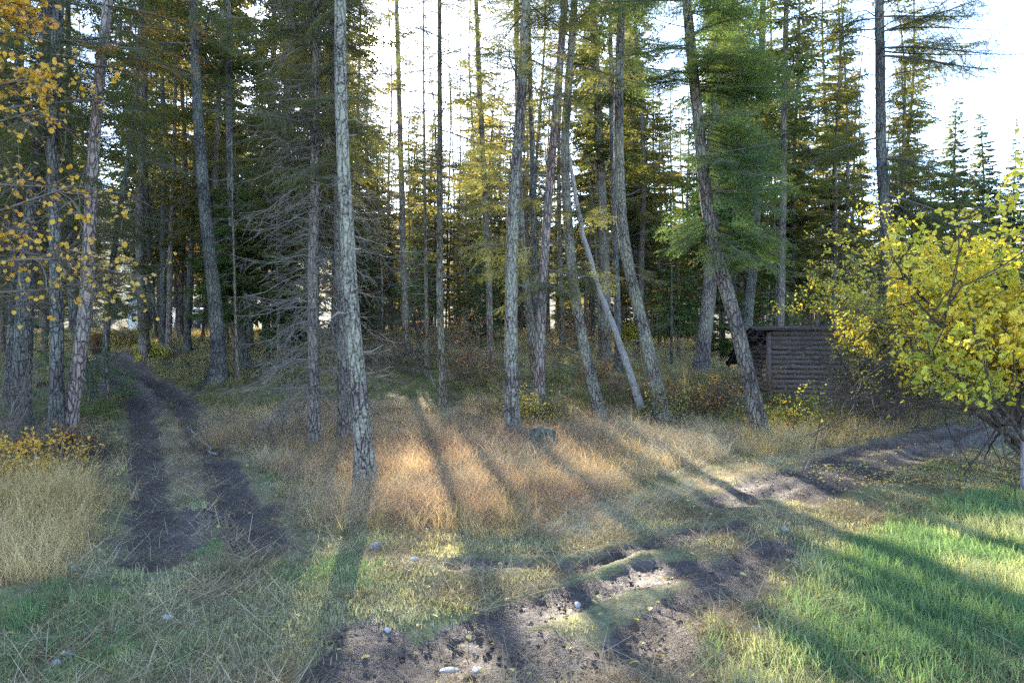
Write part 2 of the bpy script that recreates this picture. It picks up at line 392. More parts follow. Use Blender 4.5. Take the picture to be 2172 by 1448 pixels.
M['glassd'] = simplemat('dark_window_glass', (.03, .035, .04), (.06, .07, .08), 3, .15, bump=0, spec=.5)
M['clod'] = simplemat('wet_soil_clod', (.05, .037, .03), (.15, .118, .10), 30, .85, bump=1)
M['flat'] = leafmat('fallen_leaf', [(.55, .36, .05), (.58, .48, .14), (.45, .33, .18)], (1.1, 1.0, .6), .25, 3, fine=30)
M['lawn'] = leafmat('lawn_blades', [(.13, .17, .08), (.19, .22, .095), (.30, .28, .15), (.40, .36, .23)], (1.25, 1.3, .75), .42, 1.2, True, gloss=False)
M['lushg'] = leafmat('lush_blades', [(.13, .20, .10), (.18, .26, .12), (.25, .30, .13), (.34, .34, .19)], (1.25, 1.3, .8), .45, 1.0, True, gloss=False)
M['dry'] = leafmat('dry_grass_blades', [(.31, .205, .14), (.40, .30, .20), (.45, .365, .25), (.49, .43, .31)], (1.1, 1.08, .9), .42, .9, True, gloss=False)
M['tan'] = leafmat('tan_grass_blades', [(.28, .215, .10), (.43, .31, .15), (.50, .375, .20), (.54, .43, .25)], (1.2, 1.1, .75), .42, .9, True, gloss=False)
M['hill'] = leafmat('woodland_grass_blades', [(.10, .115, .045), (.19, .175, .075), (.29, .24, .12), (.36, .30, .17)], (1.3, 1.2, .8), .42, .6, True, gloss=False)
M['pine'] = leafmat('lying_straw', [(.14, .10, .06), (.30, .23, .14), (.46, .38, .25)], (1.2, 1.1, .8), .2, 1.0, True, gloss=False)

def groundmat():
    m, t, n, l = newmat('ground_soil_and_turf')
    out = n.new('ShaderNodeOutputMaterial'); d = n.new('ShaderNodeBsdfPrincipled')
    geo = n.new('ShaderNodeNewGeometry'); P = geo.outputs['Position']
    def at(nm):
        a = n.new('ShaderNodeAttribute'); a.attribute_name = nm; return a.outputs['Fac']
    f1 = noise(t, P, 1.1, 4); f2 = noise(t, P, 9, 5, .7); f3 = noise(t, P, 55, 4, .7); f4 = noise(t, P, 3.2, 4, .6)
    turf = ramp(t, math_(t, 'ADD', math_(t, 'MULTIPLY', f2, .5), math_(t, 'MULTIPLY', f3, .5)), [(.34, (.045, .038, .022)), (.48, (.12, .115, .055)), (.60, (.20, .18, .10)), (.75, (.30, .26, .16))])
    green = ramp(t, math_(t, 'ADD', math_(t, 'MULTIPLY', f2, .5), math_(t, 'MULTIPLY', f3, .5)), [(.32, (.03, .045, .018)), (.55, (.07, .12, .035)), (.75, (.14, .18, .06))])
    col = mixc(t, turf, green, at('green'))
    straw = ramp(t, f3, [(.3, (.12, .075, .04)), (.55, (.30, .21, .12)), (.75, (.42, .33, .21))])
    col = mixc(t, col, straw, at('straw'))
    duff = ramp(t, math_(t, 'ADD', math_(t, 'MULTIPLY', f2, .45), math_(t, 'MULTIPLY', f3, .55)), [(.34, (.035, .026, .018)), (.5, (.10, .072, .042)), (.68, (.21, .155, .085))])
    woodc = mixc(t, duff, ramp(t, f3, [(.3, (.10, .09, .035)), (.7, (.30, .24, .10))]), ramp(t, f4, [(.46, (0, 0, 0)), (.62, (1, 1, 1))]))
    col = mixc(t, col, woodc, at('wood'))
    mossc = ramp(t, f3, [(.3, (.04, .045, .010)), (.7, (.13, .14, .025))])
    col = mixc(t, col, mossc, math_(t, 'MULTIPLY', at('moss'), ramp(t, f2, [(.42, (0, 0, 0)), (.55, (1, 1, 1))])))
    mudc = ramp(t, math_(t, 'ADD', math_(t, 'MULTIPLY', f2, .55), math_(t, 'MULTIPLY', f3, .45)), [(.33, (.030, .021, .017)), (.48, (.082, .061, .052)), (.60, (.16, .128, .112)), (.78, (.26, .22, .20))])
    mk = math_(t, 'ADD', at('mud'), math_(t, 'MULTIPLY', math_(t, 'SUBTRACT', f2, .5), .9))
    mk = ramp(t, mk, [(.38, (0, 0, 0)), (.56, (1, 1, 1))])
    wetc = mixc(t, mudc, (.038, .028, .023), math_(t, 'MULTIPLY', at('wet'), .55))
    col = mixc(t, col, wetc, mk)
    # pale grit
    v = n.new('ShaderNodeTexVoronoi'); v.inputs['Scale'].default_value = 42; l.new(P, v.inputs['Vector'])
    g1 = ramp(t, v.outputs['Distance'], [(.12, (1, 1, 1)), (.2, (0, 0, 0))])
    vs = n.new('ShaderNodeSeparateColor'); l.new(v.outputs['Color'], vs.inputs[0])
    g2 = math_(t, 'GREATER_THAN', vs.outputs[0], .93)
    gg = math_(t, 'MULTIPLY', math_(t, 'MULTIPLY', g1, g2), math_(t, 'ADD', .15, math_(t, 'MULTIPLY', at('mud'), .8)), True)
    col = mixc(t, col, (.42, .42, .44), gg)
    col = mixc(t, col, ramp(t, noise(t, P, .12, 6, .7), [(.35, (.022, .032, .024)), (.65, (.062, .075, .045))]), at('forest'))
    l.new(col, d.inputs['Base Color'])
    rr = ramp(t, mk, [(0, (.95, .95, .95)), (1, (.72, .72, .72))]); l.new(rr, d.inputs['Roughness'])
    d.inputs['Specular IOR Level'].default_value = .25
    b = n.new('ShaderNodeBump'); b.inputs['Strength'].default_value = 1.0; b.inputs['Distance'].default_value = .03
    l.new(math_(t, 'ADD', math_(t, 'MULTIPLY', f2, .9), math_(t, 'MULTIPLY', f3, .55)), b.inputs['Height']); l.new(b.outputs[0], d.inputs['Normal'])
    l.new(d.outputs[0], out.inputs['Surface']); return m
M['ground'] = groundmat()

# ------------------------------------------------------------------ the ground: one sheet, fine in front, running on to the horizon
def build_ground():
    rad = [0.6]
    while rad[-1] < 2400:
        r = rad[-1]
        k = .03 if r < 2.6 else (.009 if r < 9 else (.013 if r < 30 else (.03 if r < 120 else .12)))
        rad.append(r*(1+k))
    rad = np.array(rad)
    a1 = np.arange(-44, 44.001, .22); a2 = np.arange(50, 312, 4.0)
    ang = np.radians(np.concatenate([a1, a2]))
    RR, AA = np.meshgrid(rad, ang, indexing='ij')
    X = RR*np.sin(AA); Y = RR*np.cos(AA)
    z = zones(X.ravel(), Y.ravel())
    near = sstep(40, 20, RR.ravel())
    H = hbase(X.ravel(), Y.ravel())
    mm = z['mud']
    rough = (fbm(X*9, Y*9, 90).ravel()-.5)*.03*mm+(fbm(X*28, Y*28, 91).ravel()-.5)*.03*mm+(fbm(X*4, Y*4, 92).ravel()-.5)*.05
    hump = (fbm(X*1.6, Y*1.6, 93).ravel()-.5)*.12*z['wood']
    H = H+(z['hz']*.8+rough+hump)*near
    V = np.stack([X.ravel(), Y.ravel(), H], -1)
    nr, na = RR.shape
    i = np.arange(nr-1)[:, None]*na; j = np.arange(na)[None, :]; j2 = (j+1) % na
    Q = np.stack([i+j, i+na+j, i+na+j2, i+j2], -1).reshape(-1, 4)
    g = Geo(); g.add(V, Q[:, ::-1])
    c = len(V); g.v.append(np.array([[0, 0, 0]], np.float32)); g.n += 1
    g.f.append(np.stack([np.full(na, c), np.arange(na), (np.arange(na)+1) % na], -1)[:, ::-1]); g.m.append(np.zeros(na, np.int32))
    me = g.mesh('ground', M['ground'], True)
    def put(nm, a):
        at = me.attributes.new(nm, 'FLOAT', 'POINT'); at.data.foreach_set('value', np.append(a, 0).astype(np.float32))
    put('mud', z['mud']); put('green', np.clip(z['lush']+.35*z['leftg']+.25*z['farl']+.35*(fbm(X*.8, Y*.8, 33).ravel() > .52)*(1-z['wood']), 0, 1))
    put('straw', np.clip(.6*z['lroad']+.95*z['tall']+.8*z['left']+.7*z['tallb']+.8*z['cabg']+.55*z['pale'], 0, 1))
    put('wood', z['wood']*(1-z['cabg'])); put('moss', z['moss']); put('wet', z['wet']); put('forest', sstep(95, 150, RR.ravel()))
    return tag(link('ground', me), kind='structure'), g.tris()
GROUND, gt = build_ground()

# ------------------------------------------------------------------ conifer branches
def rotz2(v, a):
    c, s_ = math.cos(a), math.sin(a); return np.array([v[0]*c-v[1]*s_, v[0]*s_+v[1]*c, v[2]])

def live_branch(seed, L, high, kind='fir', fat=1.0):
    """one bough along +X in metres: axis, side twigs, small twigs and their needles"""
    r = np.random.default_rng(seed); g = Geo()
    t = np.linspace(0, 1, 7); sag = r.uniform(.10, .28)*L
    ax = np.stack([L*t, .05*L*np.sin(t*3+r.uniform(0, 6)), -sag*t**1.6+.45*sag*t**4], -1)
    V, Q = tubes([ax], [(.013*L/1.6+.004)*(1-t*.8)], 4 if high else 3); g.add(V, Q, 1)
    segs = []; wood = []
    step = .085 if high else .12
    s = .10*L; side = 1
    while s < L:
        side = -side
        p = np.array([np.interp(s, L*t, ax[:, k]) for k in range(3)])
        l = min(.55*(L-s)+.14, .85)*r.uniform(.6, 1.2)
        if r.random() < .08: s += step*.5; continue
        a = math.radians(r.uniform(42, 68))*side
        d = rotz2(np.array([1., 0, 0]), a); d[2] = r.uniform(-.42, .05); d /= np.linalg.norm(d)
        e = p+d*l; e[2] -= .12*l*r.random()
        mid = (p+e)/2+np.array([0, 0, .04*l])
        wood.append([p, mid, e]); segs += [(p, mid), (mid, e)]
        q = .04+.03*r.random(); ss = 1
        while q < l:
            ss = -ss
            pp = p+(e-p)*(q/l); ll = min(.35*(l-q)+.05, .17)*r.uniform(.7, 1.25)
            dd = rotz2(d, math.radians(r.uniform(35, 60))*ss); dd[2] += r.uniform(-.35, .15)
            segs.append((pp, pp+dd*ll*(1 if high else 1.25))); q += (.05 if high else .085)
        s += step*.5
    if high:
        W = np.array(wood); V, Q = tubes(W, np.tile([.0035, .0028, .0015], (len(W), 1)), 3); g.add(V, Q, 1)
    A = np.array([x[0] for x in segs]); B = np.array([x[1] for x in segs]); Ls = np.linalg.norm(B-A, axis=1)
    D = (B-A)/Ls[:, None]; up = np.array([0, 0, 1.])
    Sd = np.cross(D, up); Sd /= np.linalg.norm(Sd, axis=1, keepdims=True)+1e-9
    U = np.cross(Sd, D)
    if high:
        vs = []
        n = np.maximum((Ls/.021).astype(int), 2); idx = np.repeat(np.arange(len(A)), n)
        k = np.concatenate([np.arange(m) for m in n])/np.repeat(n, n)
        for sg in (1, -1):
            base = A[idx]+D[idx]*(Ls[idx]*k+r.uniform(0, .01, len(idx)))[:, None]
            an = r.uniform(-.9, .9, len(idx))
            nd = D[idx]*.75+(Sd[idx]*np.cos(an)[:, None]*sg+U[idx]*np.sin(an)[:, None]*1.0)
            nd /= np.linalg.norm(nd, axis=1, keepdims=True)
            ln = r.uniform(.024, .038, len(idx))[:, None]
            w_ = D[idx]*.0048
            vs.append(np.stack([base-w_, base+w_, base+nd*ln], 1))
        V = np.concatenate(vs).reshape(-1, 3); g.add(V, np.arange(len(V)).reshape(-1, 3), 0)
    else:
        w_ = r.uniform(.022, .040, len(A))[:, None]*fat
        tw = r.uniform(-.8, .8, len(A))[:, None]
        O = Sd*np.cos(tw)+U*np.sin(tw)
        Mi = A+(B-A)*.55; T = B+D*.02
        V = np.stack([A-O*w_*.35, Mi-O*w_, T, Mi+O*w_, A+O*w_*.35], 1).reshape(-1, 3)
        i = np.arange(len(A))*5
        g.add(V, np.stack([i, i+1, i+3, i+4], -1), 0); g.add(V[:0], np.zeros((0, 3), int), 0)
        g.f.append(np.stack([i+1, i+2, i+3], -1)+(g.n-len(V))); g.m.append(np.zeros(len(A), np.int32))
    return g

def larch_branch(seed, L):
    """a drooping bough with bright tufts in rosettes"""
    r = np.random.default_rng(seed); g = Geo()
    t = np.linspace(0, 1, 7)
    ax = np.stack([L*t, .06*L*np.sin(t*3+r.uniform(0, 6)), -.22*L*t**1.5], -1)
    V, Q = tubes([ax], [(.012*L/1.6+.003)*(1-t*.8)], 3); g.add(V, Q, 1)
    wood = []; tufts = []
    for k in range(int(L*13)):
        s = r.uniform(.12, 1)*L; p = np.array([np.interp(s, L*t, ax[:, q]) for q in range(3)])
        l = min(.4*(L-s)+.1, .6)*r.uniform(.5, 1.2)
        d = np.array([r.uniform(.2, 1), r.uniform(-1, 1), r.uniform(-.7, .1)]); d /= np.linalg.norm(d)
        e = p+d*l; wood.append([p, (p+e)/2+[0, 0, .02], e])
        for q in np.arange(.03, l, .035): tufts.append(p+d*q)
    W = np.array(wood); V, Q = tubes(W, np.tile([.004, .003, .0015], (len(W), 1)), 3); g.add(V, Q, 1)
    T = np.array(tufts); n = 7; T = np.repeat(T, n, 0)
    d = r.normal(size=T.shape); d[:, 2] += .3; d /= np.linalg.norm(d, axis=1, keepdims=True)
    o = np.cross(d, [0, 0, 1.])*.004
    V = np.stack([T-o, T+o, T+d*.032], 1).reshape(-1, 3); g.add(V, np.arange(len(V)).reshape(-1, 3), 0)
    return g

def dead_branch(seed, L, dense=1.0, rmin=.0018):
    """a bare bough with a web of fine twigs"""
    r = np.random.default_rng(seed); g = Geo()
    t = np.linspace(0, 1, 6)
    ax = np.stack([L*t, .08*L*np.sin(t*4+r.uniform(0, 6)), -r.uniform(.0, .3)*L*t**1.5+.05*L*np.sin(t*7)], -1)
    V, Q = tubes([ax], [(.009*L/1.5+.003)*(1-t*.75)], 3); g.add(V, Q, 0)
    w1 = []; w2 = []
    for k in range(int(L*11*dense)):
        s = r.uniform(.1, 1)*L; p = np.array([np.interp(s, L*t, ax[:, q]) for q in range(3)])
        l = min(.45*(L-s)+.12, .6)*r.uniform(.4, 1.2)
        d = np.array([r.uniform(.3, 1), r.uniform(-1, 1), r.uniform(-.75, .25)]); d /= np.linalg.norm(d)
        b = p+d*l*.5+r.normal(size=3)*.03*l; e = p+d*l+np.array([0, 0, -.15*l]); w1.append([p, b, e])
        for q in range(int(2+l*7*dense)):
            u = r.uniform(.2, 1); a = p+(e-p)*u; dd = d+r.normal(size=3)*.6; dd[2] -= .25; dd /= np.linalg.norm(dd)
            w2.append([a, a+dd*r.uniform(.05, .2)])
    W = np.array(w1); V, Q = tubes(W, np.tile([.0035, .0026, rmin], (len(W), 1)), 3); g.add(V, Q, 0)
    W = np.array(w2); V, Q = tubes(W, np.tile([rmin*1.2, rmin*.8], (len(W), 1)), 3); g.add(V, Q, 0)
    return g

class Tpl:
    def __init__(s, g, L):
        s.L = L; s.g = g
    def stamp(s, out, p, az, el, scale=1.0, roll=0.0, mats=None):
        ca, sa, ce, se = math.cos(az), math.sin(az), math.cos(el), math.sin(el)
        X = np.array([ca*ce, sa*ce, se]); Yv = np.array([-sa, ca, 0]); Z = np.cross(X, Yv)
        if roll:
            c, q = math.cos(roll), math.sin(roll); Yv, Z = Yv*c+Z*q, Z*c-Yv*q
        R = np.stack([X, Yv, Z])*scale
        base = out.n
        V = np.concatenate(s.g.v)@R+p
        out.v.append(V.astype(np.float32)); out.n += len(V)
        for f, m in zip(s.g.f, s.g.m):
            out.f.append(f+base); out.m.append(m if mats is None else np.full(len(f), mats, np.int32))

HI = [Tpl(live_branch(100+i, L, True), L) for i, L in enumerate((.9, 1.4, 1.4, 2.0, 2.0))]
LO = [Tpl(live_branch(200+i, L, False), L) for i, L in enumerate((.9, 1.4, 1.4, 2.0, 2.0, 2.4))]
FT = [Tpl(live_branch(250+i, L, False, fat=1.9), L) for i, L in enumerate((.9, 1.4, 2.0, 2.6))]
LA = [Tpl(larch_branch(300+i, L), L) for i, L in enumerate((1.0, 1.6, 1.6))]
DE = [Tpl(dead_branch(400+i, L), L) for i, L in enumerate((.8, 1.3, 1.3, 1.9))]
DF = [Tpl(dead_branch(450+i, L, .45, .004), L) for i, L in enumerate((.8, 1.3, 1.9))]
def pick(lst, L, r):
    b = sorted(lst, key=lambda t: abs(t.L-L)+r.uniform(0, .3)); return b[0]

def trunk_geo(C, R, sides=14, seed=0, flare=.5, amp=.07):
    C = np.asarray(C, float); R = np.asarray(R, float).copy(); K = len(C)
    hz = C[:, 2]-C[0, 2]
    R = R*(1+flare*np.exp(-np.maximum(hz-.25, 0)/.30))
    ang = np.arange(sides)*2*math.pi/sides
    nz = 1+amp*(fbm(np.cos(ang)[None, :]*2+10+seed+0*hz[:, None], hz[:, None]*1.3+np.sin(ang)[None, :]*2, seed, 3)-.5)*2.2
    lobes = 1+.22*np.exp(-np.maximum(hz-.2, 0)/.25)[:, None]*np.sin(ang*4+seed)[None, :]
    rr = R[:, None]*nz*lobes
    V = C[:, None, :]+np.stack([np.cos(ang)[None, :]*rr, np.sin(ang)[None, :]*rr, 0*rr], -1)
    i = np.arange(K-1)[:, None]*sides; j = np.arange(sides)[None, :]; j2 = (j+1) % sides
    Q = np.stack([i+j, i+j2, i+sides+j2, i+sides+j], -1).reshape(-1, 4)
    g = Geo(); g.add(V.reshape(-1, 3), Q); return g

GOLD = 2.39996
BOUGH = {}
def bough_obj(T, fol, crown, p, az, el, sc, roll):
    key = (id(T), fol)
    if key not in BOUGH: BOUGH[key] = T.g.mesh('bough', [M[fol], M['branch']])
    o = bpy.data.objects.new('bough', BOUGH[key]); COL.objects.link(o); o.parent = crown
    o.location = p; o.rotation_euler = (roll, -el, az); o.scale = (sc, sc, sc)

def crown_on(out, dead, C, r, z0, z1, dens, lens, hi_z=0, lib=None, deadlib=None, dz0=None, dz1=None, ddens=0, dlen=(.7, 1.5), el=(-.25, .15), side=None, side_k=0, objs=None, thin=1, thin_z=99):
    """boughs along centreline C between heights z0..z1 (above ground), dead boughs between dz0..dz1"""
    zz = C[:, 2]-C[0, 2]; H = zz[-1]
    def at(z): return np.array([np.interp(z, zz, C[:, k]) for k in range(3)])
    z = z0; az = r.uniform(0, 6.28)
    while z < z1:
        f = (z-z0)/max(z1-z0, .1); L = (lens[0]*(1-f)+lens[1]*f)*r.uniform(.65, 1.25)
        az += GOLD+r.uniform(-.5, .5); a = az
        if side is not None and r.random() < side_k: a = side+r.normal()*.6
        lb = lib or (HI if z < hi_z else LO)
        T = pick(lb, L, r)
        if lb is HI and objs is not None: objs.append((T, at(z), a, r.uniform(*el)+.35*f, L/T.L, r.uniform(-.7, .7)))
        else: T.stamp(out, at(z), a, r.uniform(*el)+.35*f, L/T.L, r.uniform(-.2, .2))
        z += r.exponential(1/(dens*(thin if z > thin_z else 1))) if z < H else 99
    if ddens:
        z = dz0
        while z < dz1:
            L = r.uniform(*dlen); az += GOLD+r.uniform(-.6, .6)
            T = pick(deadlib or DE, L, r)
            T.stamp(dead, at(z), az, r.uniform(-.35, .3), L/T.L, 0, 0)
            z += r.exponential(1/ddens)

def centreline(pts, H, Y0=None, wander=0.0, seed=0):
    """pts: trunk axis read off the photo from the root up; stands at its own distance"""
    if Y0 is None: x0, y0 = ground_px(*pts[0])
    else: y0 = Y0; x0 = (pts[0][0]-CX)/F*y0
    z0 = gz(x0, y0)
    xs = [(p[0]-CX)/F*y0-x0 for p in pts]; zs = [EYE-(p[1]-CY)/F*y0-z0 for p in pts]
    xs[0] = 0; zs[0] = 0
    sl = (xs[-1]-xs[-2])/max(zs[-1]-zs[-2], .1)
    ztop = zs[-1]
    zz = np.arange(-.25, H, .18)
    X = np.interp(zz, zs, xs)
    above = zz > ztop
    X = np.where(above, xs[-1]+sl*.6*(zz-ztop)*np.exp(-np.maximum(zz-ztop, 0)/14), X)
    k = np.ones(7)/7; Xp = np.pad(X, 3, mode='edge'); X = np.convolve(Xp, k, 'valid')
    X -= np.interp(0, zz, X)
    r = np.random.default_rng(seed)
    Yv = .06*np.sin(zz*.5+r.uniform(0, 6))*np.minimum(zz/3, 1).clip(0)+.02*zz*r.uniform(-1, 1)*.6
    C = np.stack([X, Yv, zz], -1)
    return np.array([x0, y0, z0]), C, ztop

def radii(C, r0, rt, zt):
    z = np.maximum(C[:, 2], 0); H = C[-1, 2]
    return np.where(z < zt, r0+(rt-r0)*z/zt, rt+(.015-rt)*((z-zt)/max(H-zt, .1)))

def hero(pts, w0, wt, H, label, bark='bark', name='fir_tree', cat='fir tree', seed=1, live=None, dead=None, foliage='fir', lib=None, deadmat='deadtwig', Y0=None, deadlib=None, group=None, extra=None, hz=None):
    org, C, zt = centreline(pts, H, Y0, seed=seed)
    Y = org[1]; px = Y/F
    R = radii(C, w0/2*px, wt/2*px, zt)
    root = empty(name, org); tag(root, label, cat, group)
    tr = link('trunk', trunk_geo(C, R, 16 if Y < 15 else 10, seed).mesh('trunk', M[bark], True), root)
    r = np.random.default_rng(seed*13+5)
    lv = Geo(); dd = Geo(); objs = []
    top_view = .5*Y*1.02+1.8-org[2]
    if live:
        z0, z1, dens, lens = live[:4]; kw = live[4] if len(live) > 4 else {}
        crown_on(lv, dd, C, r, z0, min(z1, H-.3), dens, lens, hi_z=(top_view+1.2 if (hz is None and Y < 19) else (hz or 0)), lib=lib, objs=objs, thin=.30, thin_z=top_view+1.2, **kw)
    if dead:
        crown_on(lv, dd, C, r, 1, 0, 1, (1, 1), dz0=dead[0], dz1=dead[1], ddens=dead[2], dlen=dead[3], deadlib=deadlib or (DE if Y < 19 else DF))
    if H > 9:
        for q in range(10):
            z = r.uniform(.7, min(top_view, H-1)); p = np.array([np.interp(z, C[:, 2], C[:, k]) for k in range(3)]); a = r.uniform(0, 6.28); l = r.uniform(.12, .42)
            P = np.array([p, p+[math.cos(a)*l*.6, math.sin(a)*l*.6, l*.05], p+[math.cos(a)*l, math.sin(a)*l, l*r.uniform(-.3, .3)]]); V, Q = tubes([P], [[.016, .011, .006]], 5); dd.add(V, Q, 0)
    if extra:
        if foliage == 'firbright': extra = list(extra)+[(a_+r.uniform(-4, 4), b_+r.uniform(-14, 14), c_+r.normal()*.5, d_*r.uniform(.6, .95), e_+r.normal()*.15) for a_, b_, c_, d_, e_ in list(extra)*2]
        for (ppx, ppy, az, L, el) in extra:           # particular boughs the photo shows
            z = EYE-(ppy-CY)*px-org[2]; p = np.array([np.interp(z, C[:, 2], C[:, k]) for k in range(3)])
            T = pick(lib or HI, L, r)
            if lib is None: objs.append((T, p, az, el, L/T.L, r.uniform(-.6, .6)))
            else: T.stamp(lv, p, az, el, L/T.L, r.uniform(-.15, .15))
    if lv.n or objs:
        cr = link('crown', lv.mesh('crown', [M[foliage], M['branch']]), root)
        for q in objs: bough_obj(q[0], foliage, cr, *q[1:])
    if dd.n: tag(link('deadwood', dd.mesh('deadwood', M[deadmat]), root), kind='stuff')
    return root, lv.tris()+dd.tris()

def PI(k): return math.pi*k
T_ = 0
def A(res):
    global T_
    T_ += res[1]; return res[0]

# ------------------------------------------------------------------ the trees one can tell apart
# the tall trunk with the sun beside it
A(hero([(775,1037),(757,800),(741,650),(733,450),(722,250),(718,0)], 38, 23, 22, 'thick grey fir trunk rooted in rusty grass just below the sun', 'barklich', seed=1,
       live=(8.0, 21, 3.2, (1.9, .5)), dead=(3.6, 8.0, 1.6, (.3, .9))))
A(hero([(732,935),(726,800),(722,600),(718,400),(712,200),(705,0)], 27, 17, 21, 'straight grey fir half hidden behind the thick trunk below the sun', 'bark', seed=2,
       live=(4.5, 20, 5.5, (1.7, .5), dict(el=(-.3, .15))), dead=(1.5, 6, 5, (.8, 1.7))))
A(hero([(667,948),(664,800),(661,600),(665,400),(672,200),(675,0)], 25, 15, 20, 'fir wrapped in a grey web of dead lichened twigs from knee height up', 'bark', seed=3,
       live=(4.6, 19, 5.0, (1.7, .5)), dead=(1.0, 7.5, 26, (.5, 1.35))))
A(hero([(940,866),(936,750),(931,600),(932,300),(932,0)], 17, 8, 18, 'very slender straight fir pole standing alone mid bank with feathery twigs high up', 'barkbrown', seed=4,
       live=(5.2, 17.5, 5.0, (1.3, .3), dict(el=(-.2, .35))), dead=(3, 10, 4, (.5, 1.1)), deadmat='darktwig'))
A(hero([(1040,790),(1037,600),(1028,400),(1018,200),(1010,0)], 15, 9, 13, 'mossy brown fir threading up between the slender pole and the speckled trunk', 'barkbrown', seed=51, Y0=19, live=(5.5, 12.8, 2.6, (1.2, .4)), foliage='firfar', dead=(3, 9, 5, (.6, 1.5))))
A(hero([(862,765),(857,600),(852,420),(846,230),(842,60)], 16, 9, 14, 'brown fir with ragged dead twigs midway between the sun trunk and the slender pole', 'barkbrown', seed=52, Y0=21, live=(6, 12.8, 2.8, (1.2, .4)), foliage='firfar', dead=(2.5, 9, 6, (.6, 1.5))))
A(hero([(905,800),(903,600),(900,400),(899,250)], 9, 5, 10.5, 'wispy young fir pole close beside the slender straight pole', 'barkbrown', name='young_fir', cat='young fir', seed=53, Y0=18, live=(3.2, 10.3, 3.5, (.8, .3)), foliage='firfar', hz=0, dead=(1.5, 6, 6, (.5, 1.1))))
A(hero([(1087,932),(1083,760),(1084,600),(1088,420),(1103,250),(1114,40),(1116,0)], 31, 19, 22, 'fir with speckled pale lichen bark, bowing gently, left of the mossy boulder'.replace('left of', 'beside'), 'barklich', seed=5,
       live=(6.2, 21, 3.6, (1.7, .5)), dead=(4.2, 9, 2.6, (.5, 1.4)), extra=[(1085,520,2.6,1.2,.1),(1090,430,3.3,1.2,.05),(1096,330,2.9,1.1,.0)]))
A(hero([(1147,905),(1143,800),(1150,600),(1160,450),(1172,300),(1186,150),(1198,0)], 22, 15, 21, 'reddish brown fir rising straight behind the mossy boulder', 'barkred', seed=6,
       live=(8.2, 20, 1.4, (1.2, .5)), extra=[(1156,560,3.4,1.5,-.1),(1155,570,-.3,1.5,-.1),(1158,520,2.9,1.3,-.05),(1160,450,.2,1.3,.0),(1152,610,3.9,1.3,-.2),(1165,420,2.7,1.4,.05),(1152,600,-1.2,1.3,-.15)]))
A(hero([(1140,846),(1128,720),(1113,600),(1104,480),(1098,300)], 20, 12, 19, 'slim brown fir leaning in behind the lichen speckled trunk', 'barkbrown', seed=7, live=(8.5, 18.5, 3.8, (1.6, .4)), dead=(4, 9, 3, (.6, 1.3))))
A(hero([(1141,826),(1136,700),(1131,500),(1128,300),(1122,100)], 15, 9, 20, 'thin dark fir showing between two lichened trunks above the boulder', 'barkdark', seed=8, live=(9, 19, 3.2, (1.5, .4)), dead=(4, 9, 3, (.6, 1.3))))
A(hero([(1272,886),(1247,800),(1221,675),(1207,575),(1198,450),(1192,300),(1205,120),(1214,0)], 25, 15, 21, 'greenish grey fir curving at its foot beside the stripped leaning pole', 'barklich', seed=9,
       live=(6.6, 20, 4.6, (1.8, .5), dict(el=(-.3, .2))), dead=(4.5, 9, 2, (.5, 1.3)), extra=[(1205,560,3.2,1.2,-.1),(1196,420,2.8,1.3,.1)]))
A(hero([(1407,893),(1385,810),(1361,700),(1336,600),(1316,500),(1308,350),(1307,200),(1313,0)], 29, 17, 22, 'tall grey fir with a sweeping bend at its foot, trunk bare to mid height', 'barklich', seed=10,
       live=(8.2, 21, 3.2, (1.7, .5), dict(el=(-.4, .3))), dead=(6.5, 11.5, 3.5, (.7, 1.6)), extra=[(1335,580,-.2,.7,-.1),(1335,560,.3,.6,-.1)]))
A(hero([(1611,930),(1583,790),(1556,675),(1531,585),(1507,500),(1490,390),(1478,270),(1464,150),(1450,0)], 34, 20, 21, 'leaning fir with dense fresh green boughs, split bark at its foot, near the log cabin', 'bark', seed=11,
       live=(7.3, 20, 5.5, (1.6, .6), dict(el=(-.3, .1))), foliage='firbright', dead=(5.0, 8, 3, (.6, 1.3)),
       extra=[(1500,480,.05,1.5,-.25),(1500,470,-.5,1.4,-.2),(1505,500,-1.2,1.2,-.3),(1500,480,3.3,1.0,-.3),(1503,492,.5,1.4,-.25),(1498,455,2.4,1.0,-.1),
              (1492,400,-.1,1.5,-.2),(1488,370,.5,1.4,-.1),(1486,350,-.8,1.4,-.15),(1482,320,.2,1.7,-.2),(1480,300,-.4,1.5,-.2),(1484,330,-1.5,1.0,-.2),(1478,270,.1,1.5,-.25),(1476,250,-.9,1.3,-.25),
              (1468,195,.12,2.0,.15),(1468,190,-.25,1.9,.1),(1466,180,.5,1.7,.1),(1466,170,3.3,1.2,.0),(1464,160,3.8,1.3,-.05),(1464,150,-1.0,1.5,.0),(1462,130,-1.9,1.2,.0),(1460,120,.2,1.5,.1),(1458,100,3.0,1.3,.1),(1456,80,-.7,1.5,.05),(1454,60,3.6,1.2,.1),(1452,30,.1,1.3,.1)]))
A(hero([(1487,795),(1497,700),(1507,620),(1512,500),(1516,380),(1520,200)], 34, 18, 22, 'stout grey fir trunk behind the leaning green boughed tree', 'bark', seed=12,
       live=(5.0, 21, 5.0, (1.9, .5), dict(el=(-.45, 0))), dead=(3.4, 6, 2, (.5, 1.2)), foliage='firbright'))
A(hero([(1283,772),(1284,700),(1284,600),(1280,450),(1272,300),(1262,100)], 27, 15, 22, 'broad brown fir trunk in the sunlit meadow behind the leaning pole', 'barkbrown', seed=13,
       live=(7, 21, 3.8, (2.0, .5)), dead=(3.5, 8, 5, (.7, 1.6))))
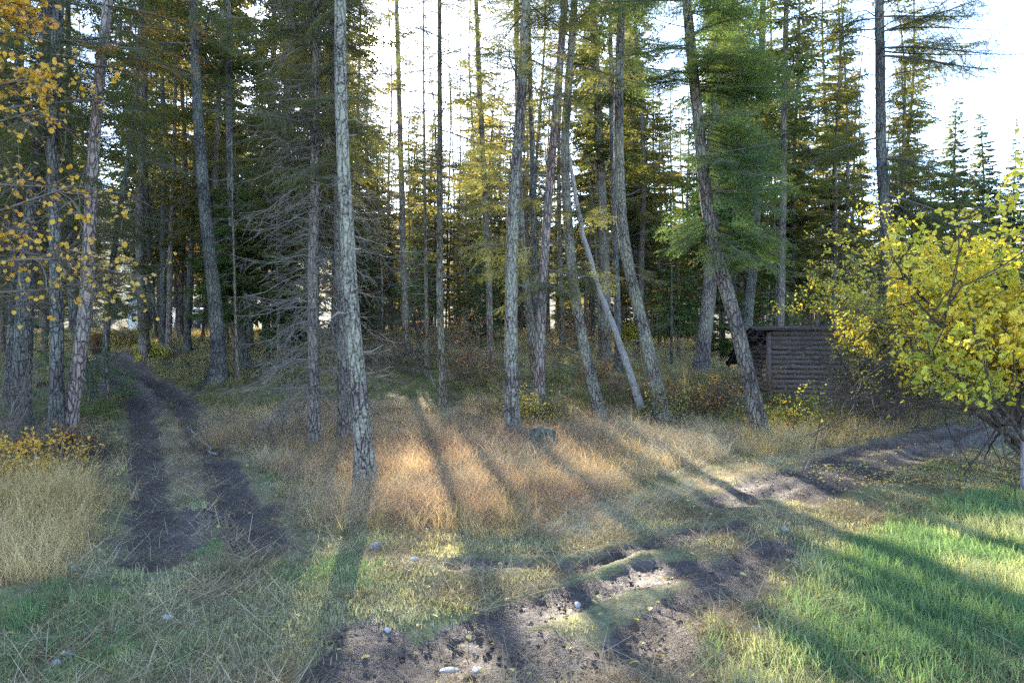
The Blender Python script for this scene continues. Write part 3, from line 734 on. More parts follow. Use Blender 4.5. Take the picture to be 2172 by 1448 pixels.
A(hero([(1311,790),(1310,700),(1308,600),(1302,400),(1296,200)], 15, 10, 20, 'slim dark fir standing tight beside the broad brown trunk', 'barkdark', seed=14, live=(9, 19.5, 3.2, (1.5, .4)), dead=(4, 9, 3, (.6, 1.3))))
A(hero([(1580,722),(1588,640),(1598,575),(1606,450),(1612,300),(1620,0)], 24, 12, 23, 'dark fir rising behind the cabin roof where it sags', 'barkdark', seed=15, live=(7, 22, 3.8, (2.0, .5)), dead=(4, 9, 3, (.6, 1.5)), Y0=25))
A(hero([(1652,760),(1656,600),(1662,400),(1665,200),(1667,0)], 17, 11, 24, 'tall slender grey fir directly behind the cabin roof with ragged twigs', 'bark', seed=16, live=(7.5, 23, 4.6, (1.9, .5)), dead=(3, 10, 3, (.7, 1.6)), Y0=23))
A(hero([(1895,800),(1886,600),(1878,450),(1868,330),(1864,200),(1860,60),(1858,0)], 27, 18, 22, 'tall dark fir against blue sky with wide bare boughs above green ones', 'barkdark', seed=17, Y0=20,
       live=(13.0, 21, 4.5, (3.0, 1.2), dict(el=(-.1, .25))), dead=(5.5, 13.5, 4.5, (1.6, 2.9)), deadmat='darktwig', hz=0,
       extra=[(1868,330,.1,3.0,-.15),(1870,340,-.4,2.8,-.2),(1870,360,.0,3.3,-.3),(1868,300,3.2,2.4,-.1),(1868,290,2.9,2.6,-.15),(1870,340,-1.2,2.0,-.2),(1874,400,.1,3.6,-.25),(1874,410,-.3,3.6,-.25),(1876,420,.05,3.2,-.35),(1876,440,-.6,3.2,-.3),(1876,430,.5,3.0,-.3),(1872,380,.3,3.2,-.2),
              (1861,100,.2,3.6,.02),(1861,110,-.3,3.7,.0),(1861,80,-.2,3.4,.1),(1860,60,3.2,3.0,.0),(1860,50,2.9,2.8,.05),(1861,120,.0,3.8,.04),(1860,40,.2,3.2,.2),(1861,70,-.8,3.0,.1),(1860,20,.0,3.0,.2)]))
A(hero([(465,813),(457,650),(439,480),(426,330),(412,150),(405,0)], 32, 17, 21, 'dark fir curving over the junction of the dirt track with dark boughs high up', 'barkdark', seed=18,
       live=(7.6, 20.5, 4.8, (2.3, .6)), dead=(5, 9, 3, (.7, 1.6)), deadmat='darktwig'))
A(hero([(521,782),(510,700),(500,600),(490,450),(482,250),(478,100)], 20, 12, 21, 'dark fir leaning slightly, behind the curving tree at the track junction', 'barkdark', seed=19, live=(9, 20, 3.4, (1.8, .5)), dead=(4, 10, 3, (.7, 1.5)), deadmat='darktwig'))
A(hero([(506,815),(500,740),(497,640)], 8, 5, 6.5, 'thin brown snag leaning beside the dark tree at the track junction', 'barkbrown', name='dead_sapling', cat='dead sapling', seed=20, dead=(1.5, 6, 4, (.3, .8))))
A(hero([(347,748),(346,600),(345,450),(344,300)], 14, 9, 22, 'darker of two firs standing together on the mound by the track', 'barkdark', seed=21, live=(11, 21.5, 3.6, (1.8, .5)), dead=(4, 11, 3.5, (.7, 1.6)), deadmat='darktwig', Y0=24.5))
A(hero([(357,752),(361,600),(368,450),(372,300)], 12, 8, 21, 'purplish fir touching its darker neighbour on the mound by the track', 'barkred', seed=22, live=(11, 20.5, 3.2, (1.8, .5)), dead=(4, 11, 3, (.7, 1.6)), deadmat='darktwig', Y0=24))
A(hero([(397,757),(399,680),(403,600),(410,450)], 14, 9, 21, 'small straight fir on the mound between the paired trunks and the curving tree', 'barkdark', seed=23, live=(10, 20, 3.2, (1.7, .5)), dead=(4, 11, 3, (.7, 1.5)), deadmat='darktwig', Y0=23))
A(hero([(143,947),(158,840),(175,740),(190,600),(197,480),(206,330),(222,150),(240,0)], 30, 19, 21, 'leaning purplish larch trunk with golden needles beside the dirt track', 'barkred', name='larch_tree', cat='larch', seed=24,
       live=(8.5, 20, 4.0, (1.9, .6)), foliage='larch', lib=LA, dead=(4, 8, 2, (.5, 1.3)),
       extra=[(225,120,.1,1.6,.0),(228,90,.4,1.5,.1),(232,60,-.2,1.7,.0),(236,20,.2,1.6,.05),(222,150,-.5,1.4,-.1),(224,130,-1.0,1.5,.0)]))
A(hero([(120,950),(120,800),(118,600),(118,450),(116,300),(130,120),(138,0)], 28, 19, 21, 'nearly black upright fir beside the leaning purplish larch', 'barkdark', seed=25,
       live=(5.0, 20, 5.5, (2.0, .6)), dead=(2, 6, 3, (.6, 1.5)), deadmat='darktwig'))
A(hero([(42,935),(50,780),(58,640),(75,480),(92,330),(100,150)], 38, 24, 21, 'thick black fir trunk among tangled twigs at the edge of the wood', 'barkdark', seed=26, Y0=11.2,
       live=(4.4, 20, 5.5, (2.2, .6)), dead=(1.0, 5, 5, (.8, 1.7)), deadmat='darktwig'))
A(hero([(197,842),(182,780),(160,720),(150,600),(146,450)], 22, 13, 18, 'dark fir with a crooked foot behind the leaning purplish larch', 'barkdark', seed=27, Y0=15.5,
       live=(2.6, 17.5, 4.5, (2.0, .5)), dead=(1, 4, 3, (.6, 1.5)), deadmat='darktwig'))
A(hero([(219,826),(226,740),(232,600),(250,450),(268,330),(285,200)], 14, 9, 19, 'thin black fir standing right at the verge of the climbing track', 'barkdark', seed=28, Y0=17.5,
       live=(2.2, 18.5, 4.0, (1.6, .5)), dead=(1.4, 5, 2.5, (.5, 1.3)), deadmat='darktwig'))
A(hero([(18,840),(24,700),(30,560),(36,400)], 20, 14, 19, 'dark fir behind the thick black trunk at the edge of the wood', 'barkdark', seed=29, Y0=15, live=(3.0, 18.5, 5, (2.1, .5)), dead=(1, 5, 4, (.7, 1.6)), deadmat='darktwig'))
# young green firs among the trunks
A(hero([(497,800),(497,600),(497,440)], 10, 3, 6.6, 'bushy young fir with vivid green boughs beside the dark trunks', 'barkbrown', name='young_fir', cat='young fir', seed=41, Y0=20, live=(1.8, 6.4, 17, (1.7, .35)), foliage='firbright', hz=0))
A(hero([(868,760),(868,640),(868,530)], 7, 3, 5.4, 'small green fir glimpsed between the trunks beyond the mossy bank', 'barkbrown', name='young_fir', cat='young fir', seed=42, Y0=24, live=(1.6, 5.2, 13, (1.0, .3)), foliage='firbright', hz=0))
A(hero([(592,800),(590,600),(588,440)], 9, 3, 7.6, 'dark bushy young fir beside the web of dead twigs', 'barkbrown', name='young_fir', cat='young fir', seed=43, Y0=19.5, live=(1.9, 7.4, 12, (1.7, .35)), foliage='fir', hz=0, dead=(.8, 3, 4, (.6, 1.2))))
A(hero([(1440,760),(1440,650),(1440,560)], 7, 3, 5.6, 'soft green young fir on the meadow before the far trunks', 'barkbrown', name='young_fir', cat='young fir', seed=44, Y0=26, live=(1.5, 5.4, 13, (1.3, .3)), foliage='firbright', hz=0))
A(hero([(1424,775),(1424,650),(1424,560)], 6, 3, 6.0, 'thin dark fir pole with short twigs on the sunlit meadow', 'barkdark', name='young_fir', cat='young fir', seed=45, Y0=24, live=(3.2, 5.8, 7, (.6, .3)), hz=0, dead=(.8, 4, 5, (.4, .8))))
A(hero([(230,850),(228,790),(226,750)], 5, 2, 1.9, 'waist high fir sapling at the verge of the climbing track', 'barkbrown', name='fir_sapling', cat='fir sapling', seed=46, Y0=15, live=(.4, 1.8, 16, (.8, .2)), foliage='firbright'))
A(hero([(120,870),(118,820),(116,770)], 5, 2, 2.6, 'low fir sapling spreading beneath the nearly black fir', 'barkbrown', name='fir_sapling', cat='fir sapling', seed=47, Y0=13, live=(.5, 2.5, 12, (1.1, .2)), foliage='firbright'))
# the stripped pole leaning across the wood
def leaning_pole():
    x0, y0 = ground_px(1362, 868); z0 = gz(x0, y0)
    pts = [(1362,872),(1340,800),(1320,750),(1300,690),(1280,640),(1268,600),(1237,500),(1222,420),(1205,310)]
    P = np.array([[(p[0]-CX)/F*(y0+.25*k)-x0, .25*k, EYE-(p[1]-CY)/F*(y0+.25*k)-z0] for k, p in enumerate(pts)])
    s = np.linspace(0, len(P)-1, 60); C = np.stack([np.interp(s, range(len(P)), P[:, k]) for k in range(3)], -1)
    C += np.stack([(fbm(s*2, s*0, 5)-.5)*.07, s*0, s*0], -1)
    Rr = np.linspace(.085, .045, 60)*(1+.25*(fbm(s*3, s*0+4, 8)-.5))
    V, Q = tubes([C], [Rr], 12); g = Geo(); g.add(V, Q)
    root = empty('leaning_dead_trunk', (x0, y0, z0)); tag(root, 'bare silvery dead trunk leaning steeply between two living firs', 'dead tree')
    link('trunk', g.mesh('trunk', M['deadlog'], True), root)
    for k in (18, 27, 33, 41, 52):
        gg = Geo(); DE[0].stamp(gg, C[k], R0.uniform(0, 6.28), .1, R0.uniform(.3, .6), 0, 0); link('branch', gg.mesh('branch', M['deadtwig']), root)
leaning_pole()
print('hero tris', T_)

# ------------------------------------------------------------------ the stand of trees beyond: kinds built once, every tree an object with its own parts
def kind(seed, H, r0, z0, dens, lens, ddens, lib=LO, fol='fir', bark='bark', lean=.4, deadm='deadtwig', dlen=(.6, 1.5), dz=1.6):
    r = np.random.default_rng(seed)
    zz = np.concatenate([[-.3], np.linspace(0, H, 26)])
    C = np.stack([lean*np.sin(zz/H*2.2)*r.uniform(-1, 1)+.10*np.sin(zz*.5), .10*np.sin(zz*.4+2), zz], -1); C[:, :2] -= C[1, :2]
    R = r0*(1-np.maximum(zz, 0)/H)**.75+.012
    t = trunk_geo(C, R, 8, seed).mesh('trunk', M[bark], True)
    lv = Geo(); dd = Geo()
    crown_on(lv, dd, C, r, z0, H-.2, dens, lens, lib=lib, dz0=dz, dz1=z0+3, ddens=ddens, dlen=dlen, deadlib=DF)
    c = lv.mesh('crown', [M[fol], M['branch']])
    d = dd.mesh('deadwood', M[deadm]) if dd.n else None
    return t, c, d, lv.tris()+dd.tris()
KSC = 1.0
KINDS = {
    'fir_a': kind(501, 20, .115, 4.6, 6.2, (2.0, .5), 9, bark='barkbrown', fol='firfar'),
    'fir_b': kind(502, 22, .135, 6.0, 6.0, (2.3, .5), 9, bark='bark', fol='firfar'),
    'fir_c': kind(503, 17, .08, 4.0, 5.6, (1.6, .4), 9, bark='barkdark', lean=.8, fol='fir'),
    'fir_d': kind(504, 19, .10, 3.0, 7.4, (2.0, .4), 8, bark='barkbrown', fol='firfar', lean=.6),
    'fir_e': kind(505, 23, .14, 3.6, 6.8, (2.4, .5), 6, bark='barkdark', fol='fir'),
    'skinny': kind(506, 14, .05, 6.0, 4.4, (1.0, .4), 5.5, bark='barkbrown', lean=1.0, dlen=(.4, 1.0), fol='firfar'),
    'full': kind(507, 22, .2, 1.0, 15.0, (3.5, .45), .5, bark='bark', fol='firhaze', lean=.1, lib=FT),
    'lacy': kind(510, 22, .075, 7.0, 2.2, (1.2, .4), 8.0, bark='barkbrown', lean=.8, dlen=(.5, 1.3), fol='firfar'),
    'larch': kind(508, 15, .10, 4.0, 6.0, (1.6, .4), 1.5, bark='barkred', fol='larch', lib=LA),
    'young': kind(509, 7, .06, .8, 12, (1.6, .25), .8, bark='barkbrown', fol='firbright', lean=.1),
}
print('kind tris', sum(k[3] for k in KINDS.values()))
def stand_tree(kd, x, y, sc, rz, label, cat, group, name='fir_tree', tilt=(0, 0)):
    t, c, d, _ = KINDS[kd]
    root = link(name, None, None, (x, y, gz(x, y)), (tilt[0], tilt[1], rz)); root.scale = (sc, sc, sc)
    tag(root, label, cat, group)
    if kd in LOOK and group and (y < 46.5 or 'gap' in group): BETWEEN.append((root, kd))
    link('trunk', t, root); link('crown', c, root)
    if d: tag(link('deadwood', d, root), kind='stuff')
NICK = [(45, 'black trunk'), (118, 'upright black fir'), (190, 'purplish larch'), (232, 'thin verge fir'), (350, 'paired mound firs'), (400, 'small mound fir'), (457, 'curving dark fir'), (508, 'leaning dark fir'), (664, 'dead twig web'), (745, 'thick sunlit trunk'), (858, 'ragged brown fir'), (931, 'slender pole'), (1037, 'mossy brown fir'),
        (1084, 'speckled trunk'), (1150, 'reddish fir'), (1215, 'curved foot fir'), (1284, 'broad brown fir'), (1345, 'bent grey fir'), (1497, 'stout grey trunk'), (1545, 'green boughed fir'), (1598, 'dark roofside fir'), (1656, 'tall cabin fir'), (1885, 'wide boughed fir')]
ORD = 'first second third fourth fifth sixth seventh eighth ninth tenth eleventh twelfth thirteenth fourteenth fifteenth sixteenth seventeenth eighteenth nineteenth twentieth'.split()
LOOK = {'fir_a': 'slim brown', 'fir_b': 'straight grey', 'fir_c': 'thin dark', 'fir_d': 'bushy brown', 'fir_e': 'stout dark', 'skinny': 'wispy brown', 'lacy': 'tall lacy'}
BETWEEN = []
def name_between():
    gaps = {}
    for o, kd in BETWEEN:
        px = CX+F*o.location.x/o.location.y; k = sum(px > n[0] for n in NICK); gaps.setdefault((k, ), []).append((o.location.y, o, kd))
    for (k,), v in gaps.items():
        v.sort(key=lambda t: t[0])
        a = NICK[k-1][1] if k > 0 else None; b = NICK[k][1] if k < len(NICK) else None
        where = f'between the {a} and the {b}' if a and b else f'out beyond the {a or b}'
        for i, (y, o, kd) in enumerate(v): o['label'] = f'{LOOK[kd]} fir, {ORD[min(i, 19)]} one back {where}'
HEROXY = [(o.location.x, o.location.y) for o in COL.objects if o.type == 'EMPTY' and 'category' in o]
SEED = 104
def scatter_trees():
    r = np.random.default_rng(SEED); placed = list(HEROXY); n = 0
    def ok(x, y, d):
        for (a, b) in placed:
            if (a-x)**2+(b-y)**2 < d*d: return False
        px = CX+F*x/y
        if 190 < px < 300 and y < 62: return False          # the open ride of the track
        if 1585 < px < 1930 and 15 < y < 22.5: return False     # the cabin
        if px > 1935 and y < 56: return False                   # the lawn and the open sky
        if y < 26 and 560 < px < 1480: 
            if y < 21: return False
        if -2.4 < x+.195*(y-5) < 7.4 and y < 47: return False
        if 1380 < px < 1480 and y < 32: return False
        return True
    zones_ = [
        (55, (20, 40), (300, 1180), 1.7, ['fir_a', 'fir_b', 'fir_c', 'fir_d', 'skinny', 'fir_c'], 'slender fir with bare lower twigs in the dense stand beyond the bank', 'firs in the dense stand beyond the bank'),
        (16, (19, 40), (-260, 190), 1.9, ['fir_d', 'fir_e', 'fir_c', 'fir_d'], 'dark boughed fir in the shady wood beyond the larch', 'firs in the shady wood beyond the larch'),
        (34, (26, 46), (1180, 1930), 1.9, ['fir_a', 'fir_b', 'fir_d', 'skinny', 'fir_e'], 'fir standing on the sunlit meadow beyond the leaning trunks', 'firs around the sunlit meadow'),
        (115, (44, 85), (-200, 1960), 2.2, ['fir_a', 'fir_b', 'fir_d', 'fir_d', 'fir_e'], 'far fir closing the view deep in the wood', 'far firs deep in the wood'),
    ]
    for cnt, (y0, y1), (p0, p1), dmin, ks, label, group in zones_:
        k = 0; tries = 0
        while k < cnt and tries < 4000:
            tries += 1
            y = math.sqrt(r.uniform(y0*y0, y1*y1)); x = (r.uniform(p0, p1)-CX)/F*y
            if not ok(x, y, dmin): continue
            kd = ks[r.integers(len(ks))]
            if -3.0 < x+.195*(y-5) < 8.0 and y < 47: kd = 'skinny'
            stand_tree(kd, x, y, r.uniform(.85, 1.15)*(1.32 if y > 46 and abs(x+.195*(y-5)-3.0) > 5 else .9), r.uniform(0, 6.28), label, 'fir tree', group, tilt=(r.normal()*.03, r.normal()*.035))
            placed.append((x, y)); k += 1
    k = 0
    while k < 46:
        y = r.uniform(24, 58); x = 3.0-.195*(y-5)+r.uniform(-5.5, 5.0)
        if any((a-x)**2+(b-y)**2 < 1.4**2 for a, b in placed): continue
        kd = ['skinny', 'fir_d', 'fir_c', 'fir_a'][r.integers(4)]; H0 = dict(skinny=14, fir_d=19, fir_c=17, fir_a=20)[kd]
        hmax = .425*(y-6)*r.uniform(.70, .98)
        if kd == 'skinny': hmax *= 1.5
        stand_tree(kd, x, y, min(hmax/H0, 1.15), r.uniform(0, 6.28), 'slim fir with a short crown in the bright gap under the sun', 'fir tree', 'firs in the bright gap under the sun', tilt=(r.normal()*.03, r.normal()*.035))
        placed.append((x, y)); k += 1
    k = 0
    while k < 11:
        y = r.uniform(27, 60); x = 2.3-.195*(y-5)+r.uniform(-6, 6)
        if any((a-x)**2+(b-y)**2 < 1.3**2 for a, b in placed): continue
        stand_tree('lacy', x, y, r.uniform(.85, 1.2), r.uniform(0, 6.28), 'tall lacy fir', 'fir tree', 'firs in the bright gap under the sun', tilt=(r.normal()*.03, r.normal()*.035))
        placed.append((x, y)); k += 1
    # golden larches behind the dark trunks
    for px, y, lab in ((395, 34, 'golden larch glowing behind the curving dark tree'), (372, 40, 'second golden larch, smaller, farther up behind the mound')):
        stand_tree('larch', (px-CX)/F*y, y, 1.0 if y < 38 else .95, px, lab, 'larch', None, 'larch_tree')
    # the skyline to the right: cone shaped firs standing clear in the blue
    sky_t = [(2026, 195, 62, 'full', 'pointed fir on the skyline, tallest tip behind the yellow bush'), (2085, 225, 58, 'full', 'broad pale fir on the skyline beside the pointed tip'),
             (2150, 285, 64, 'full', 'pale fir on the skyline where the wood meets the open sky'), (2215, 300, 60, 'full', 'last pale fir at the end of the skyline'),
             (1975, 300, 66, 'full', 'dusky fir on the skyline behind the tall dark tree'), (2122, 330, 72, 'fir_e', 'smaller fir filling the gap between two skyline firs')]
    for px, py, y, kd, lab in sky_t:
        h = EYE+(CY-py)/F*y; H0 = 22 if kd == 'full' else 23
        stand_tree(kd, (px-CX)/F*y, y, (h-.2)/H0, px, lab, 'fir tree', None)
    for i in range(16):
        y = r.uniform(66, 84); px = r.uniform(1940, 2500); x = (px-CX)/F*y
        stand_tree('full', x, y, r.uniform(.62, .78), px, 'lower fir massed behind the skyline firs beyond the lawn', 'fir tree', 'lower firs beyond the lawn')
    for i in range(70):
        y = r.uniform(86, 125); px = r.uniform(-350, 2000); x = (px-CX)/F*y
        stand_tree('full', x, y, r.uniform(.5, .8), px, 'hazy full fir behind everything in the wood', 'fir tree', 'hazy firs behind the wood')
    for px, y, s_, lab in ((610, 23, .8, 'young fir low in the shade behind the web of dead twigs'), (1020, 27, .8, 'young fir with boughs to the ground behind the mossy brown fir'), (760, 30, .9, 'young fir on the bank top just past the thick sunlit trunk'), (1530, 30, .8, 'young fir beyond the meadow behind the stout grey trunk'), (1640, 27, .9, 'young fir showing just above the cabin roof')):
        stand_tree('young', (px-CX)/F*y, y, s_, px, lab, 'young fir', 'young firs among the trunks', 'young_fir')
scatter_trees()
name_between()


# ------------------------------------------------------------------ broadleaf shrubs and small trees
def leaves(g, P, size, r, m=0, droop=.4, ratio=.62):
    """oval leaves folded along the midrib, hanging from points P"""
    n = len(P)
    d = r.normal(size=(n, 3)); d[:, 2] = d[:, 2]*.6-droop; d /= np.linalg.norm(d, axis=1, keepdims=True)
    o = np.cross(d, r.normal(size=(n, 3))); o /= np.linalg.norm(o, axis=1, keepdims=True)+1e-9
    nn = np.cross(d, o); s_ = (size*r.uniform(.6, 1.25, n))[:, None]
    b = P; t_ = P+d*s_
    w_ = o*s_*ratio*.5; up = nn*s_*.12
    l1 = P+d*s_*.28+w_*.92+up; l2 = P+d*s_*.68+w_*.8+up; r1 = P+d*s_*.28-w_*.92+up; r2 = P+d*s_*.68-w_*.8+up
    V = np.stack([b, l1, l2, t_, r2, r1], 1).reshape(-1, 3); i = np.arange(n)*6
    g.add(V, np.concatenate([np.stack([i, i+1, i+2, i+3], -1), np.stack([i, i+3, i+4, i+5], -1)]), m)

def grow(r, start, dirn, length, rad, depth, out, tips, bend=.35, gravity=-.05, split=(2, 4), ratio=(.5, .8), spread=.7, spacing=.0):
    """a limb that bends as it goes and forks; out collects (points, radii), tips the fine ends where leaves sit"""
    K = 6; p = np.array(start, float); d = np.array(dirn, float); d /= np.linalg.norm(d); pts = [p.copy()]
    for k in range(K-1):
        d = d+r.normal(size=3)*bend/3; d[2] += gravity; d /= np.linalg.norm(d); p = p+d*length/(K-1); pts.append(p.copy())
    P = np.array(pts); out.append((P, np.linspace(rad, rad*(.6 if depth else .35), K)))
    if depth <= 1: tips.append(P)
    if depth == 0: return
    n = r.integers(split[0], split[1]+1)+(1 if depth > 1 else 2)
    for k in range(n):
        f = r.uniform(.3, 1.0); q = np.array([np.interp(f*(K-1), range(K), P[:, j]) for j in range(3)])
        nd = d*.6+r.normal(size=3)*spread
        grow(r, q, nd, length*r.uniform(*ratio), max(rad*.55, .0022), depth-1, out, tips, bend, gravity, split, ratio, spread)

def woody(g, out, sides=4):
    byk = {}
    for P, Rr in out: byk.setdefault(len(P), []).append((P, Rr))
    for v in byk.values():
        thick = [x for x in v if x[1][0] > .008]; thin = [x for x in v if x[1][0] <= .008]
        if thick: V, Q = tubes(np.array([x[0] for x in thick]), np.array([x[1] for x in thick]), 7); g.add(V, Q, 0)
        if thin: V, Q = tubes(np.array([x[0] for x in thin]), np.array([x[1] for x in thin]), 3); g.add(V, Q, 0)

def shrub(name, label, cat, x, y, stems, height, seed, leafmat_=None, leafsize=.03, perleaf=6, bark='twig', spread=.35, depth=3, rad=.012, lean=(0, 0), group=None, bend=.35, grav=0.0, leaf_keep=None, stemlen=.6, base_r=.15, droop=.4, dirs=None, z=None, fs=.7):
    r = np.random.default_rng(seed); z0 = gz(x, y)-.03 if z is None else z
    root = empty(name, (x, y, z0)); tag(root, label, cat, group)
    tips = []; g = Geo()
    for k in range(stems):
        a = r.uniform(0, 6.28); st = [math.cos(a)*base_r*r.random(), math.sin(a)*base_r*r.random(), 0]
        d = dirs[k % len(dirs)] if dirs else [math.cos(a)*spread+lean[0], math.sin(a)*spread+lean[1], 1]
        out = []; grow(r, st, d, height*stemlen*r.uniform(.75, 1.1), rad*r.uniform(.7, 1.1), depth, out, tips, bend, grav, spread=fs)
        if stems <= 4:
            gg = Geo(); woody(gg, out); link('stem', gg.mesh('stem', M[bark], True), root)
        else: woody(g, out)
    if g.n: tag(link('stems', g.mesh('stems', M[bark]), root), kind='stuff')
    if leafmat_:
        pts = []
        for P in tips:
            n = max(1, int(perleaf*r.uniform(.6, 1.4)))
            f = r.uniform(.15, 1.0, n)*(len(P)-1)
            pts.append(np.stack([np.interp(f, range(len(P)), P[:, j]) for j in range(3)], -1))
        pts = np.concatenate(pts); pts += r.normal(size=pts.shape)*.012
        if leaf_keep is not None: pts = pts[leaf_keep(pts+np.array([x, y, z0]), r)]
        gl = Geo(); leaves(gl, pts, leafsize, r, droop=droop); link('foliage', gl.mesh('foliage', M[leafmat_]), root)
    return root

def wpos(px, Y): return (px-CX)/F*Y
def clear_wall(P, r, lo):
    px = CX+F*P[:, 0]/P[:, 1]
    return (px > 1750+60*r.random(len(P))) | (P[:, 2] > 2.15+.2*r.random(len(P)))
# yellow tree at the edge of the lawn, its stems rooted beside the post
def right_tree():
    Y = 8.0; x = wpos(2235, Y)
    def keep(P, r):
        px = CX+F*P[:, 0]/P[:, 1]; return (P[:, 2] > .95+.45*r.random(len(P))) & (px > 1885+90*r.random(len(P))*(P[:, 2] < 2))
    dirs = [(-.55, -.35, 1.0), (-.15, .15, 1.1), (-.8, .1, .9), (-.9, -.6, 1.0), (-.4, -.6, 1.3), (.3, 0, 1.1), (-1.0, .3, 1.15), (-.2, -.9, 1.2), (-.75, -.2, 1.1)]
    shrub('leafy_tree', 'spreading many stemmed tree with bright yellow green leaves at the edge of the lawn', 'small tree', x, Y, 9, 3.5, 71, 'yellow', .070, 11, 'darktwig', depth=4, rad=.035, bend=.5, grav=-.012, leaf_keep=keep, stemlen=.62, base_r=.25, droop=.35, dirs=dirs, fs=.75)
right_tree()
def side_stem():
    # the low limb running out over the track and its upright shoot
    Y = 8.1; g = Geo(); x0 = wpos(2200, Y)
    P = np.array([[0, 0, .17], [-.12, 0, .22], [-.24, 0, .31], [-.38, 0, .42]]); V, Q = tubes([P], [[.035, .03, .026, .02]], 8); g.add(V, Q)
    r_ = empty('tree_shoot', (x0, Y, 0)); tag(r_, 'low crooked limb with one upright shoot reaching out over the muddy track', 'tree limb')
    link('limb', g.mesh('limb', M['twig'], True), r_)
    g = Geo(); P = np.array([[-.34, 0, .38], [-.36, .02, .6], [-.41, .03, .85], [-.45, .02, 1.05], [-.5, 0, 1.25]]); V, Q = tubes([P], [[.026, .024, .022, .02, .015]], 8); g.add(V, Q)
    link('shoot', g.mesh('shoot', M['twig'], True), r_)
side_stem()
# the yellow sapling by the cabin and the thicket round it
shrub('yellow_sapling', 'tall yellow leaved sapling growing up in front of the log cabin', 'small tree', wpos(1845, 13.6), 13.6, 4, 4.1, 72, 'yellow2', .062, 8, 'darktwig', spread=.22, depth=4, rad=.028, bend=.35, stemlen=.55, base_r=.3, fs=.62,
      leaf_keep=lambda P, r: (r.random(len(P)) < np.interp(P[:, 2], [0, .8, 1.6, 3], [.05, .25, .8, 1])) & clear_wall(P, r, 0))
shrub('yellow_sapling', 'shorter yellow leaved shrub filling the gap beside the tall sapling', 'shrub', wpos(1925, 13.0), 13.0, 4, 3.2, 73, 'yellow2', .062, 8, 'darktwig', spread=.35, depth=4, rad=.022, stemlen=.55, base_r=.3, fs=.65,
      leaf_keep=lambda P, r: (r.random(len(P)) < np.interp(P[:, 2], [0, .9, 1.6, 3], [.03, .2, .8, 1])) & clear_wall(P, r, 0))
shrub('yellow_sapling', 'thin yellow leaved sapling reaching over the middle of the cabin roof', 'small tree', wpos(1800, 14.0), 14.0, 2, 3.6, 74, 'yellow2', .058, 6, 'darktwig', spread=.2, depth=4, rad=.02, stemlen=.55, base_r=.3, fs=.6,
      leaf_keep=lambda P, r: (r.random(len(P)) < np.interp(P[:, 2], [0, .9, 1.8, 3], [.03, .2, .8, 1])) & clear_wall(P, r, 0))
for i, (px, Y, h, lab) in enumerate(((1830, 14.2, 1.9, 'dark leafless thicket against the cabin wall below the yellow leaves'), (1900, 13.4, 2.0, 'tangled leafless thicket at the far corner of the cabin'), (1960, 13.0, 1.7, 'grey leafless brush hanging over the bend of the muddy track'), (1860, 13.2, 1.6, 'bare upright brush in dry grass before the cabin thicket'))):
    shrub('bare_shrub', lab, 'shrub', wpos(px, Y), Y, 16, h, 80+i, 'yellow2' if i < 2 else None, .04, .6, 'darktwig' if i < 2 else 'twig', spread=.45, depth=3, rad=.011, base_r=.5, stemlen=.6)
